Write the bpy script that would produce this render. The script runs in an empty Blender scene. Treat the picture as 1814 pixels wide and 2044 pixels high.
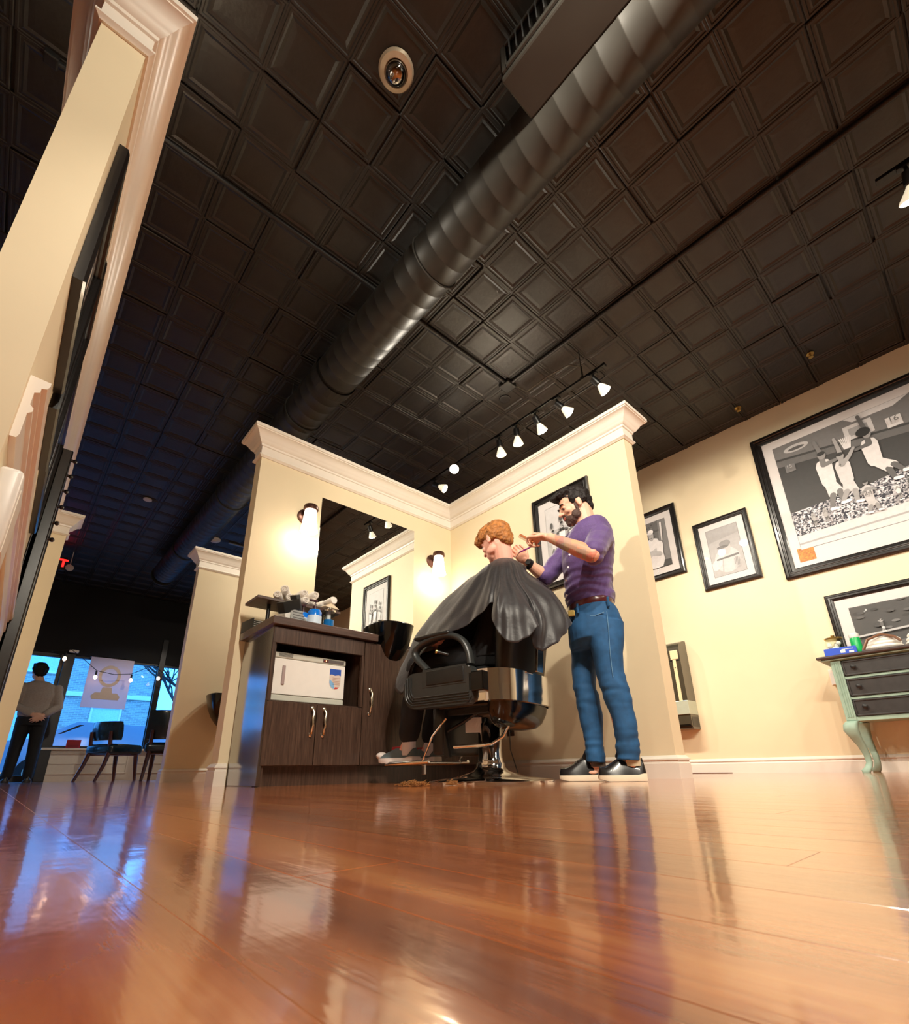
import bpy, bmesh, math, random
from mathutils import Vector, Matrix, Euler, noise
random.seed(7)
PI = math.pi
S = bpy.context.scene
C = S.collection

# ------------------------------------------------------------------ camera
CAM_H = 0.064
RX = Vector((0.74634979, -0.66535288, -0.01635658))      # camera right
RY = Vector((0.220642, 0.27053853, -0.93708378))         # camera down
RZ = Vector((0.62791648, 0.69578333, 0.34872117))        # camera forward
FPX, CXP, CYP = 975.37, 907.0, 1175.0                    # focal length and principal point for 1814 x 2044
cd = bpy.data.cameras.new('camera'); cam = bpy.data.objects.new('camera', cd); C.objects.link(cam)
mw = Matrix.Identity(4)
for i in range(3):
    mw[i][0] = RX[i]; mw[i][1] = -RY[i]; mw[i][2] = -RZ[i]
mw[2][3] = CAM_H
cam.matrix_world = mw
cd.sensor_fit = 'HORIZONTAL'; cd.sensor_width = 36.0
cd.lens = FPX / 1814 * 36.0
cd.shift_y = (CYP - 1022) / 1814
cd.clip_start = 0.01; cd.clip_end = 200
cd.dof.use_dof = True; cd.dof.focus_distance = 3.0; cd.dof.aperture_fstop = 22
S.camera = cam

# ------------------------------------------------------------------ world, exposure
w = bpy.data.worlds.new('dusk_sky'); S.world = w; w.use_nodes = True
nt = w.node_tree; nt.nodes.clear()
bg = nt.nodes.new('ShaderNodeBackground'); wo = nt.nodes.new('ShaderNodeOutputWorld')
bg.inputs[0].default_value = (0.06, 0.34, 1.0, 1); bg.inputs[1].default_value = 7.0
nt.links.new(bg.outputs[0], wo.inputs[0])
S.view_settings.view_transform = 'Standard'; S.view_settings.look = 'None'
S.view_settings.exposure = -0.36; S.view_settings.gamma = 1.0
S.view_settings.use_curve_mapping = False
LAMP_COL = (1.0, 0.90, 0.74)
LAMP_W = 100.0         # track lamps
SCONCE_W = 4.5

# ------------------------------------------------------------------ pixel rays (plan of the place taken from the photograph)
def ray(u, v):
    return RX * ((u - CXP) / FPX) + RY * ((v - CYP) / FPX) + RZ
def onx(u, v, x): d = ray(u, v); return Vector((0, 0, CAM_H)) + d * (x / d.x)
def ony(u, v, y): d = ray(u, v); return Vector((0, 0, CAM_H)) + d * (y / d.y)
def onz(u, v, z): d = ray(u, v); return Vector((0, 0, CAM_H)) + d * ((z - CAM_H) / d.z)
VD = Vector((0.845, 0.535, 0))
def K(u, v, D): d = ray(u, v); return Vector((0, 0, CAM_H)) + d * (D / d.dot(VD))

# ------------------------------------------------------------------ materials
def srgb(r, g, b):
    f = lambda c: (c / 255 / 12.92) if c / 255 <= 0.04045 else ((c / 255 + 0.055) / 1.055) ** 2.4
    return (f(r), f(g), f(b), 1)
MATS = {}
def mat(name, col, rough=0.5, metal=0.0, var=0.0, scale=20, bump=0.0, bscale=None, coat=0.0, emit=None, estr=0.0, alpha=1.0, stretch=None, spec=0.5, sheen=0.0, dist=0.002):
    if name in MATS: return MATS[name]
    m = bpy.data.materials.new(name); m.use_nodes = True
    n = m.node_tree.nodes; l = m.node_tree.links; b = n['Principled BSDF']
    b.inputs['Base Color'].default_value = col
    b.inputs['Roughness'].default_value = rough; b.inputs['Metallic'].default_value = metal
    b.inputs['Specular IOR Level'].default_value = spec
    b.inputs['Coat Weight'].default_value = coat; b.inputs['Coat Roughness'].default_value = 0.08
    if sheen: b.inputs['Sheen Weight'].default_value = sheen
    if emit: b.inputs['Emission Color'].default_value = emit; b.inputs['Emission Strength'].default_value = estr
    if var or bump:
        tc = n.new('ShaderNodeTexCoord'); mp = n.new('ShaderNodeMapping')
        l.new(tc.outputs['Object'], mp.inputs[0])
        if stretch: mp.inputs['Scale'].default_value = stretch
        nz = n.new('ShaderNodeTexNoise'); nz.inputs['Scale'].default_value = scale; nz.inputs['Detail'].default_value = 5
        l.new(mp.outputs[0], nz.inputs['Vector'])
    if var:
        mx = n.new('ShaderNodeMix'); mx.data_type = 'RGBA'
        mx.inputs[6].default_value = tuple(c * (1 - var) for c in col[:3]) + (1,)
        mx.inputs[7].default_value = tuple(min(1, c * (1 + var)) for c in col[:3]) + (1,)
        rp = n.new('ShaderNodeMapRange'); rp.inputs[1].default_value = 0.3; rp.inputs[2].default_value = 0.7
        l.new(nz.outputs['Fac'], rp.inputs[0]); l.new(rp.outputs[0], mx.inputs[0]); l.new(mx.outputs[2], b.inputs['Base Color'])
    if bump:
        src = nz
        if bscale:
            src = n.new('ShaderNodeTexNoise'); src.inputs['Scale'].default_value = bscale; src.inputs['Detail'].default_value = 3
            l.new(mp.outputs[0], src.inputs['Vector'])
        bp = n.new('ShaderNodeBump'); bp.inputs['Strength'].default_value = bump; bp.inputs['Distance'].default_value = dist
        l.new(src.outputs['Fac'], bp.inputs['Height']); l.new(bp.outputs[0], b.inputs['Normal'])
    MATS[name] = m
    return m
def emis(name, col, st):
    if name in MATS: return MATS[name]
    m = bpy.data.materials.new(name); m.use_nodes = True; n = m.node_tree.nodes; n.clear()
    e = n.new('ShaderNodeEmission'); o = n.new('ShaderNodeOutputMaterial')
    e.inputs[0].default_value = col; e.inputs[1].default_value = st; m.node_tree.links.new(e.outputs[0], o.inputs[0])
    MATS[name] = m; return m
def glass(name, tint=(1, 1, 1, 1), rough=0.0):
    if name in MATS: return MATS[name]
    m = bpy.data.materials.new(name); m.use_nodes = True; n = m.node_tree.nodes; n.clear(); l = m.node_tree.links
    t = n.new('ShaderNodeBsdfTransparent'); t.inputs[0].default_value = tint
    g = n.new('ShaderNodeBsdfGlossy'); g.inputs['Roughness'].default_value = rough
    f = n.new('ShaderNodeFresnel'); f.inputs[0].default_value = 1.45
    x = n.new('ShaderNodeMixShader'); o = n.new('ShaderNodeOutputMaterial')
    ge = n.new('ShaderNodeNewGeometry'); sb = n.new('ShaderNodeMath'); sb.operation = 'SUBTRACT'; sb.inputs[0].default_value = 1.0; l.new(ge.outputs['Backfacing'], sb.inputs[1])
    mu = n.new('ShaderNodeMath'); mu.operation = 'MULTIPLY'; l.new(f.outputs[0], mu.inputs[0]); l.new(sb.outputs[0], mu.inputs[1])
    l.new(mu.outputs[0], x.inputs[0]); l.new(t.outputs[0], x.inputs[1]); l.new(g.outputs[0], x.inputs[2]); l.new(x.outputs[0], o.inputs[0])
    MATS[name] = m; return m

M_wall = mat('cream_paint', srgb(234, 218, 184), 0.55, var=0.025, scale=3, bump=0.15, bscale=220, dist=0.0005)
M_trim = mat('white_trim_paint', srgb(238, 230, 218), 0.32, var=0.02, scale=8)
M_ceil = mat('black_ceiling_tin', srgb(37, 35, 32), 0.45, var=0.25, scale=7, bump=0.35, bscale=35, dist=0.004)
M_blackpaint = mat('black_painted_wall', srgb(18, 18, 20), 0.8, var=0.1)
M_duct = mat('black_duct_paint', srgb(40, 38, 34), 0.45, var=0.15, scale=5)
M_pipe = mat('black_conduit_paint', srgb(24, 24, 24), 0.5, var=0.1)
M_black = mat('black_plastic', srgb(14, 14, 15), 0.35, var=0.1)
M_gloss = mat('gloss_black', srgb(6, 6, 7), 0.14, coat=0.15, spec=.4, var=0.05)
M_chrome = mat('chrome', (0.90, 0.89, 0.87, 1), 0.09, 1.0, var=0.02)
M_vinyl = mat('black_vinyl', srgb(26, 27, 28), 0.32, var=0.12, scale=60, bump=0.25, bscale=400, dist=0.0006)
M_grayplastic = mat('charcoal_armrest_plastic', srgb(42, 44, 44), 0.38, var=0.08, scale=50, bump=0.2, bscale=500, dist=0.0004)
M_frame = mat('black_frame_wood', srgb(24, 20, 19), 0.28, var=0.25, scale=40, coat=0.3)
M_mat = mat('white_picture_mount', srgb(218, 213, 212), 0.6, var=0.01)
M_mirror = mat('mirror_silver', (0.86, 0.88, 0.86, 1), 0.0, 1.0, var=0.001)
M_white = mat('white_plastic', srgb(235, 232, 226), 0.35, var=0.02)
M_nickel = mat('brushed_nickel', (0.72, 0.66, 0.55, 1), 0.22, 1.0, var=0.05)
M_glass = glass('window_glass')
M_jarglass = glass('jar_glass', (0.9, 0.95, 0.92, 1))

def wood_mat(name, c1, c2, c3, rough, axis='Y', coat=0.5, plank=None, bumpd=0.0004, scale=1.0, croughn=0.08, wave=0.0):
    """straight-grained wood, grain along the given world axis"""
    m = bpy.data.materials.new(name); m.use_nodes = True; n = m.node_tree.nodes; l = m.node_tree.links; b = n['Principled BSDF']
    geo = n.new('ShaderNodeNewGeometry'); mp = n.new('ShaderNodeMapping')
    sc = {'X': (1.6, 26, 26), 'Y': (26, 1.6, 26), 'Z': (30, 30, 1.6)}[axis]
    mp.inputs['Scale'].default_value = tuple(s * scale for s in sc)
    vec = geo.outputs['Position']
    if plank:
        sep = n.new('ShaderNodeSeparateXYZ'); l.new(vec, sep.inputs[0])
        dv = n.new('ShaderNodeMath'); dv.operation = 'DIVIDE'; dv.inputs[1].default_value = plank; l.new(sep.outputs[0], dv.inputs[0])
        fl = n.new('ShaderNodeMath'); fl.operation = 'FLOOR'; l.new(dv.outputs[0], fl.inputs[0])
        wn = n.new('ShaderNodeTexWhiteNoise'); wn.noise_dimensions = '1D'; l.new(fl.outputs[0], wn.inputs['W'])
        vm = n.new('ShaderNodeVectorMath'); vm.operation = 'MULTIPLY_ADD'; l.new(wn.outputs['Color'], vm.inputs[0])
        vm.inputs[1].default_value = (0, 9, 3); l.new(vec, vm.inputs[2]); vec2 = vm.outputs[0]
    else: vec2 = vec
    l.new(vec2, mp.inputs[0])
    nz = n.new('ShaderNodeTexNoise'); nz.inputs['Scale'].default_value = 1.0; nz.inputs['Detail'].default_value = 7; nz.inputs['Roughness'].default_value = 0.62; nz.inputs['Distortion'].default_value = 0.6
    l.new(mp.outputs[0], nz.inputs['Vector'])
    r = n.new('ShaderNodeValToRGB'); e = r.color_ramp.elements
    e[0].position = 0.30; e[0].color = c1; e[1].position = 0.72; e[1].color = c3
    q = e.new(0.5); q.color = c2
    l.new(nz.outputs['Fac'], r.inputs[0])
    out = r.outputs[0]
    if plank:
        hs = n.new('ShaderNodeHueSaturation'); l.new(out, hs.inputs['Color'])
        mr = n.new('ShaderNodeMapRange'); mr.inputs[3].default_value = 0.82; mr.inputs[4].default_value = 1.18
        l.new(wn.outputs['Value'], mr.inputs[0]); l.new(mr.outputs[0], hs.inputs['Value']); out = hs.outputs[0]
    l.new(out, b.inputs['Base Color'])
    b.inputs['Roughness'].default_value = rough; b.inputs['Coat Weight'].default_value = coat; b.inputs['Coat Roughness'].default_value = croughn
    bp = n.new('ShaderNodeBump'); bp.inputs['Strength'].default_value = 0.6; bp.inputs['Distance'].default_value = bumpd
    l.new(nz.outputs['Fac'], bp.inputs['Height']); l.new(bp.outputs[0], b.inputs['Normal'])
    if wave:
        n2 = n.new('ShaderNodeTexNoise'); n2.inputs['Scale'].default_value = 9; n2.inputs['Detail'].default_value = 4
        mp2 = n.new('ShaderNodeMapping'); mp2.inputs['Scale'].default_value = (1.6, 1.0, 1); l.new(geo.outputs['Position'], mp2.inputs[0]); l.new(mp2.outputs[0], n2.inputs['Vector'])
        b2 = n.new('ShaderNodeBump'); b2.inputs['Strength'].default_value = 0.5; b2.inputs['Distance'].default_value = wave
        l.new(n2.outputs['Fac'], b2.inputs['Height']); l.new(bp.outputs[0], b2.inputs['Normal']); l.new(b2.outputs[0], b.inputs['Normal'])
        l.new(b2.outputs[0], b.inputs['Coat Normal'])
    MATS[name] = m; return m
M_floor = wood_mat('varnished_red_oak_floor', srgb(152, 74, 32), srgb(200, 110, 52), srgb(228, 148, 82), 0.26, 'Y', 1.0, plank=0.083, bumpd=0.0006, croughn=0.085, wave=0.0013)
M_espresso = wood_mat('espresso_laminate', srgb(52, 38, 31), srgb(72, 54, 45), srgb(92, 72, 60), 0.30, 'Z', 0.35, scale=3.2, croughn=0.16)
M_espresso_top = wood_mat('espresso_worktop', srgb(58, 42, 36), srgb(82, 62, 54), srgb(104, 82, 72), 0.35, 'X', 0.2, scale=2.5)

# ------------------------------------------------------------------ objects
MWD = {}
def tag(o, label=None, cat=None, group=None, kind=None):
    if label: o['label'] = label
    if cat: o['category'] = cat
    if group: o['group'] = group
    if kind: o['kind'] = kind
    return o
def thing(name, label, cat, loc=(0, 0, 0), rot=(0, 0, 0), group=None):
    o = bpy.data.objects.new(name, None); C.objects.link(o)
    o.location = loc; o.rotation_euler = rot; o.empty_display_size = 0.05
    MWD[o.name] = Matrix.Translation(Vector(loc)) @ Euler(rot).to_matrix().to_4x4()
    return tag(o, label, cat, group)

UP = set()      # chair parts carried forward on the pump column
class B:
    """mesh builder"""
    def __init__(s): s.bm = bmesh.new(); s.mi = 0
    def _mark(s, fs):
        for f in fs: f.material_index = s.mi
    def box(s, a, b, bev=0.0, seg=2, rot=None, piv=None):
        a, b = Vector(a), Vector(b); c = (a + b) / 2; d = b - a
        r = bmesh.ops.create_cube(s.bm, size=1); vs = r['verts']
        for v in vs: v.co = Vector((v.co.x * d.x, v.co.y * d.y, v.co.z * d.z)) + c
        es = list({e for v in vs for e in v.link_edges})
        if bev:
            r = bmesh.ops.bevel(s.bm, geom=es, offset=min(bev, min(abs(x) for x in d) * 0.49), segments=seg, affect='EDGES', profile=0.5)
            fs = set(r['faces']); vs = list({v for f in fs for v in f.verts}); 
            allv = set(vs)
            for v in list(allv):
                for f in v.link_faces: fs.add(f)
            vs = list({v for f in fs for v in f.verts})
        else: fs = {f for v in vs for f in v.link_faces}
        s._mark(fs)
        if rot is not None:
            p = Vector(piv) if piv is not None else c
            bmesh.ops.rotate(s.bm, verts=vs, cent=p, matrix=rot)
        return s
    def rings(s, rings, cap=True, closed=True):
        """rings: list of lists of points (same count) -> skin"""
        R = [[s.bm.verts.new(p) for p in r] for r in rings]; n = len(R[0]); fs = []
        for i in range(len(R) - 1):
            for j in range(n if closed else n - 1):
                k = (j + 1) % n
                try: fs.append(s.bm.faces.new((R[i][j], R[i][k], R[i + 1][k], R[i + 1][j])))
                except ValueError: pass
        if cap:
            for q in (R[0][::-1], R[-1]):
                try: fs.append(s.bm.faces.new(q))
                except ValueError: pass
        s._mark(fs); return s
    def cyl(s, p0, p1, r0, r1=None, n=20, cap=True):
        p0, p1 = Vector(p0), Vector(p1); r1 = r0 if r1 is None else r1
        d = (p1 - p0).normalized(); a = d.orthogonal().normalized(); b = d.cross(a)
        ring = lambda c, r: [c + a * (r * math.cos(t * 2 * PI / n)) + b * (r * math.sin(t * 2 * PI / n)) for t in range(n)]
        return s.rings([ring(p0, r0), ring(p1, r1)], cap)
    def lathe(s, prof, o=(0, 0, 0), axis=(0, 0, 1), n=28, cap=True):
        o = Vector(o); d = Vector(axis).normalized(); a = d.orthogonal().normalized(); b = d.cross(a)
        return s.rings([[o + d * z + a * (r * math.cos(t * 2 * PI / n)) + b * (r * math.sin(t * 2 * PI / n)) for t in range(n)] for r, z in prof], cap)
    def sph(s, c, r, n=16, rot=None):
        c = Vector(c); r = (r, r, r) if not hasattr(r, '__len__') else r
        q = bmesh.ops.create_uvsphere(s.bm, u_segments=n, v_segments=max(6, n // 2 + 2), radius=1)
        for v in q['verts']:
            p = Vector((v.co.x * r[0], v.co.y * r[1], v.co.z * r[2]))
            if rot is not None: p = rot @ p
            v.co = p + c
        s._mark({f for v in q['verts'] for f in v.link_faces}); return s
    def tube(s, pts, r, n=10, closed=False, cap=True):
        pts = [Vector(p) for p in pts]; m = len(pts); rr = r if hasattr(r, '__len__') else [r] * m
        rings = []; a = None
        for i, p in enumerate(pts):
            if closed: d = pts[(i + 1) % m] - pts[i - 1]
            else: d = pts[min(i + 1, m - 1)] - pts[max(i - 1, 0)]
            if d.length < 1e-9: d = Vector((0, 0, 1))
            d.normalize()
            if a is None: a = d.orthogonal().normalized()
            else:
                a = a - d * a.dot(d)
                a = a.normalized() if a.length > 1e-6 else d.orthogonal().normalized()
            b = d.cross(a)
            rings.append([p + a * (rr[i] * math.cos(t * 2 * PI / n)) + b * (rr[i] * math.sin(t * 2 * PI / n)) for t in range(n)])
        if closed: rings.append(rings[0]); return s.rings(rings, False)
        return s.rings(rings, cap)
    def prism(s, poly, f, g, h, o=(0, 0, 0), d=1.0):
        """2-D polygon in plane (f,g) at o, extruded along h by d"""
        f, g, h, o = Vector(f), Vector(g), Vector(h), Vector(o)
        lo = [s.bm.verts.new(o + f * x + g * y) for x, y in poly]; fs = []
        if abs(d) < 1e-9:
            fs.append(s.bm.faces.new(lo)); s._mark(fs); return s
        hi = [s.bm.verts.new(o + f * x + g * y + h * d) for x, y in poly]; n = len(lo)
        fs.append(s.bm.faces.new(lo[::-1])); fs.append(s.bm.faces.new(hi))
        for i in range(n): fs.append(s.bm.faces.new((lo[i], lo[(i + 1) % n], hi[(i + 1) % n], hi[i])))
        s._mark(fs); return s
    def sweep(s, prof, path, closed=False, up=Vector((0, 0, 1)), cap=True):
        """prof: (out, z) pairs; path: list of (point, outward 2-D miter vector)"""
        rings = [[Vector(p) + Vector(m) * a + up * z for a, z in prof] for p, m in path]
        return s.rings(rings, cap and not closed, True)
    def build(s, name, m, parent=None, smooth=False, world=False, mats=None, auto=None):
        bm = s.bm
        if name in UP and not world: bmesh.ops.translate(bm, verts=bm.verts, vec=(0, .07, 0))
        if parent is not None and world:
            bmesh.ops.transform(bm, matrix=MWD[parent.name].inverted(), verts=bm.verts)
        bmesh.ops.recalc_face_normals(bm, faces=bm.faces)
        me = bpy.data.meshes.new(name); bm.to_mesh(me); bm.free()
        for x in (mats or [m]): me.materials.append(x)
        if smooth:
            for p in me.polygons: p.use_smooth = True
            try: me.set_sharp_from_angle(angle=math.radians(auto or 40))
            except Exception: pass
        o = bpy.data.objects.new(name, me); C.objects.link(o)
        if parent is not None:
            o.parent = parent
            MWD[o.name] = MWD[parent.name].copy()
        else: MWD[o.name] = Matrix.Identity(4)
        return o
def struct(o): o['kind'] = 'structure'; return o
def copy_tree(o, parent=None, loc=None, rot=None, label=None, group=None):
    c = o.copy(); C.objects.link(c); c.parent = parent
    if loc is not None: c.location = loc
    if rot is not None: c.rotation_euler = rot
    if label: c['label'] = label
    if group: c['group'] = group
    for ch in list(o.children): copy_tree(ch, c)
    if o.type == 'LIGHT': pass
    return c
def text_mesh(txt, size, name, m, parent, loc, rot, bold=0.0, depth=0.0006):
    cu = bpy.data.curves.new(name, 'FONT'); cu.body = txt; cu.size = size; cu.extrude = depth; cu.offset = bold
    cu.align_x = 'CENTER'; cu.align_y = 'CENTER'
    t = bpy.data.objects.new(name, cu); C.objects.link(t)
    dg = bpy.context.evaluated_depsgraph_get(); dg.update()
    me = bpy.data.meshes.new_from_object(t.evaluated_get(dg)); bpy.data.objects.remove(t); 
    me.materials.clear(); me.materials.append(m)
    o = bpy.data.objects.new(name, me); C.objects.link(o); o.parent = parent; o.location = loc; o.rotation_euler = rot
    return o

# =================================================================== STRUCTURE
XR, XL, YF, YB, ZC = 5.07, -4.6, 11.03, -5.6, 3.43
PW = 0.3165
# floor: sub-floor slab with oak boards laid along Y
fl = struct(B().box((XL, YB, -0.12), (XR, YF, -0.012)).build('floor', M_floor))
BW, BL = 0.083, 1.45
boards = []
nx0, nx1 = int(math.floor(XL / BW)), int(math.ceil(XR / BW))
for i in range(nx0, nx1):
    off = (i * 0.618 % 1) * BL
    j = int(math.floor((YB - off) / BL))
    while off + j * BL < YF:
        y0, y1 = max(YB, off + j * BL), min(YF, off + (j + 1) * BL)
        x0, x1 = max(XL, i * BW), min(XR, (i + 1) * BW)
        if y1 - y0 > 0.02 and x1 - x0 > 0.01: boards.append((x0, x1, y0, y1))
        j += 1
def board_rank(q):
    cx = min(max(0.0, q[0]), q[1]); best = 1e9
    for t in (0, .25, .5, .75, 1):
        y = q[2] + (q[3] - q[2]) * t; x = (q[0] + q[1]) / 2
        p = Vector((x, y, -CAM_H)); dz = p.dot(RZ)
        if dz <= 0.04: continue
        u = p.dot(RX) / dz * FPX + CXP
        if u < -150 or u > 1960: continue
        best = min(best, p.length)
    return best
boards.sort(key=board_rank)
def board_geom(b, x0, x1, y0, y1):
    e, t = 0.0004, 0.0003
    b.rings([[(x0, y0, -0.012), (x1, y0, -0.012), (x1, y1, -0.012), (x0, y1, -0.012)],
             [(x0, y0, -t), (x1, y0, -t), (x1, y1, -t), (x0, y1, -t)],
             [(x0 + e, y0 + e, 0), (x1 - e, y0 + e, 0), (x1 - e, y1 - e, 0), (x0 + e, y1 - e, 0)]], cap=True)
for q in boards[:290]:
    b = B(); board_geom(b, *q); b.build('floor_board', M_floor, fl)
b = B()
for q in boards[290:]: board_geom(b, *q)
tag(b.build('floor_boards_beyond', M_floor, fl), kind='stuff')

# ceiling of pressed tin panels
cl = struct(B().box((XL, YB, ZC + 0.02), (XR, YF, ZC + 0.12)).build('ceiling', M_ceil))
GX0, GY0 = 0.361 * 2.45, 0.940 * 2.45
def tile_geom(b, cx, cy, dz=0.0):
    h = PW / 2
    def sq(r, z): return [(cx - r, cy - r, z), (cx + r, cy - r, z), (cx + r, cy + r, z), (cx - r, cy + r, z)]
    Z = ZC + dz
    b.rings([sq(h - .001, Z + .02), sq(h - .001, Z + .001), sq(h - .006, Z - .003), sq(h - .015, Z - .003), sq(h - .019, Z + .001), sq(h - .028, Z + .001),
             sq(h - .036, Z - .002), sq(h - .050, Z + .004), sq(h - .075, Z + .002)], cap=True)
tiles = []
ix0, ix1 = int((XL - GX0) / PW) - 1, int((XR - GX0) / PW) + 1
iy0, iy1 = int((YB - GY0) / PW) - 1, int((YF - GY0) / PW) + 1
for i in range(ix0, ix1 + 1):
    for j in range(iy0, iy1 + 1):
        cx, cy = GX0 + (i + .5) * PW, GY0 + (j + .5) * PW
        if XL - .1 < cx < XR + .1 and YB - .1 < cy < YF + .1: tiles.append((cx, cy))
def tile_rank(q):
    p = Vector((q[0], q[1], ZC - CAM_H)); dz = p.dot(RZ)
    if dz < 0.2: return 1e6
    u, v = p.dot(RX) / dz * FPX + CXP, p.dot(RY) / dz * FPX + CYP
    if -90 < u < 1904 and -90 < v < 2100: return p.length
    return 1e5 + p.length
tiles.sort(key=tile_rank)
tb = B(); tile_geom(tb, 0, 0)
t0 = tb.build('ceiling_tile', M_ceil, cl); t0.location = (tiles[0][0], tiles[0][1], 0)
for q in tiles[1:290]:
    t = t0.copy(); C.objects.link(t); t.parent = cl
    t.location = (q[0], q[1], random.uniform(-0.002, 0.001)); t.rotation_euler = (random.uniform(-.0025, .0025), random.uniform(-.0025, .0025), 0)
b = B()
for q in tiles[290:]: tile_geom(b, *q, dz=random.uniform(-.002, .001))
tag(b.build('ceiling_tiles_beyond', M_ceil, cl), kind='stuff')

# room walls
struct(B().box((XR, YB - .1, -.12), (XR + .12, YF + .2, ZC + .1)).build('wall_right', M_wall))
struct(B().box((XL - .12, YB - .1, -.12), (XL, YF + .2, ZC + .1)).build('wall_left', M_wall))
struct(B().box((XL, YB - .12, -.12), (XR, YB, ZC + .1)).build('wall_back', M_wall))

# moulding profiles: (distance out from the wall, height)
def crown_prof(ztop):
    z = ztop - 0.22
    return [(0, z), (.008, z), (.013, z + .006), (.022, z + .012), (.022, z + .020), (.010, z + .030), (.010, z + .088), (.018, z + .092), (.020, z + .106),
            (.030, z + .112), (.040, z + .124), (.044, z + .134), (.052, z + .142), (.058, z + .156), (.070, z + .172), (.086, z + .184), (.092, z + .186), (.092, z + .193),
            (.1, z + .196), (.1, z + .22), (0, z + .22)]
def base_prof():
    return [(0, 0), (.018, 0), (.018, .082), (.014, .088), (.014, .098), (.020, .101), (.020, .108), (.012, .116), (.006, .124), (0, .126)]
def sweep_walls(name, prof, path, closed=False):
    """path: (x, y, mx, my) with miter vectors pointing out of the wall; emits a trim object"""
    b = B(); b.sweep(prof, [((x, y, 0), (mx, my, 0)) for x, y, mx, my in path])
    return struct(b.build(name, M_trim, smooth=True, auto=25))
CT = 2.514
# --- station partition: wall with the mirror (faces the camera side) and wall running toward us
XA0, YA, XBI = 1.005, 3.246, 2.889
TK = 0.115
YB1 = 1.351
b = B()
b.prism([(XA0, YA), (XBI, YA), (XBI, YB1), (XBI + TK, YB1), (XBI + TK, YA + TK), (XA0, YA + TK)], (1, 0, 0), (0, 1, 0), (0, 0, 1), (0, 0, 0), CT - .01)
struct(b.build('wall_center', M_wall))
loop = [(XA0, YA, -1, -1), (XBI, YA, -1, -1), (XBI, YB1, -1, -1), (XBI + TK, YB1, 1, -1), (XBI + TK, YA + TK, 1, 1), (XA0, YA + TK, -1, 1), (XA0, YA, -1, -1)]
sweep_walls('trim_1', crown_prof(CT), loop)
sweep_walls('baseboard_center', base_prof(), [(XBI, 2.72, -1, 0), (XBI, YB1, -1, -1), (XBI + TK, YB1, 1, -1), (XBI + TK, YA + TK, 1, 1), (XA0, YA + TK, -1, 1), (XA0, YA, -1, -1), (XA0 + .05, YA, 0, -1)])
struct(B().box((XA0 - .095, YA - .095, CT - .004), (XBI + TK + .095, YA + TK + .095, CT + .004)).box((XBI - .095, YB1 - .095, CT - .004), (XBI + TK + .095, YA, CT + .004)).build('trim_2', M_trim))
# --- second station partition, farther on
XC0, YC = 1.29, 5.81
b = B().box((XC0, YC, 0), (3.0, YC + TK, CT - .01)); b.box((2.889, 3.9, 0), (3.004, YC, CT - .01)); struct(b.build('wall_center_rear', M_wall))
sweep_walls('trim_3', crown_prof(CT), [(3.0, YC, 0, -1), (XC0, YC, -1, -1), (XC0, YC + TK, -1, 1), (3.0, YC + TK, 0, 1)])
sweep_walls('baseboard_center_rear', base_prof(), [(3.0, YC, 0, -1), (XC0, YC, -1, -1), (XC0, YC + TK, -1, 1), (3.0, YC + TK, 0, 1)])
# --- left partition beside the camera, and its far return
XP0, XP1, YP0, YP1, XQ1 = -0.257, -0.136, 1.33, 5.76, 0.055
b = B()
b.prism([(XP0, YP0), (XP1, YP0), (XP1, YP1), (XQ1, YP1), (XQ1, YP1 + TK), (XP0, YP1 + TK)], (1, 0, 0), (0, 1, 0), (0, 0, 1), (0, 0, 0), CT - .01)
struct(b.build('wall_left_partition', M_wall))
sweep_walls('trim_4', crown_prof(CT), [(XP1, YP0, 1, -1), (XP1, YP1, 1, -1), (XQ1, YP1, 1, -1), (XQ1, YP1 + TK, 1, 1), (XP0, YP1 + TK, -1, 1), (XP0, YP0, -1, -1), (XP1, YP0, 1, -1)])
sweep_walls('baseboard_left', base_prof(), [(XP1, YP0, 1, -1), (XP1, YP1, 1, -1), (XQ1, YP1, 1, -1), (XQ1, YP1 + TK, 1, 1), (XP0, YP1 + TK, -1, 1), (XP0, YP0, -1, -1), (XP1, YP0, 1, -1)])
sweep_walls('baseboard_right', base_prof(), [(XR, YB, -1, 0), (XR, YF, -1, 0)])
# chair rail along the left partition
rp = [(0, .80), (.012, .80), (.016, .812), (.016, .870), (.024, .878), (.024, .888), (.016, .896), (.016, .930), (.026, .936), (.026, .948), (.036, .952), (.040, .962), (.040, .972), (0, .975)]
b = B(); b.sweep(rp, [((XP1, 1.36, 0), (1, 0, 0)), ((XP1, YP1, 0), (1, 0, 0))]); struct(b.build('trim_5', M_trim, smooth=True, auto=25))

# =================================================================== SHOP FRONT
HZ = 2.13; SILL = 0.53
M_alu = mat('dark_bronze_window_frame', srgb(30, 28, 30), 0.35, 0.4, var=0.1)
struct(B().box((XL, YF, HZ), (XR, YF + .2, ZC + .1)).build('wall_front', M_blackpaint))
wins = [(-4.5, -2.2), (0.70, 2.04), (2.14, 4.9)]
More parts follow.
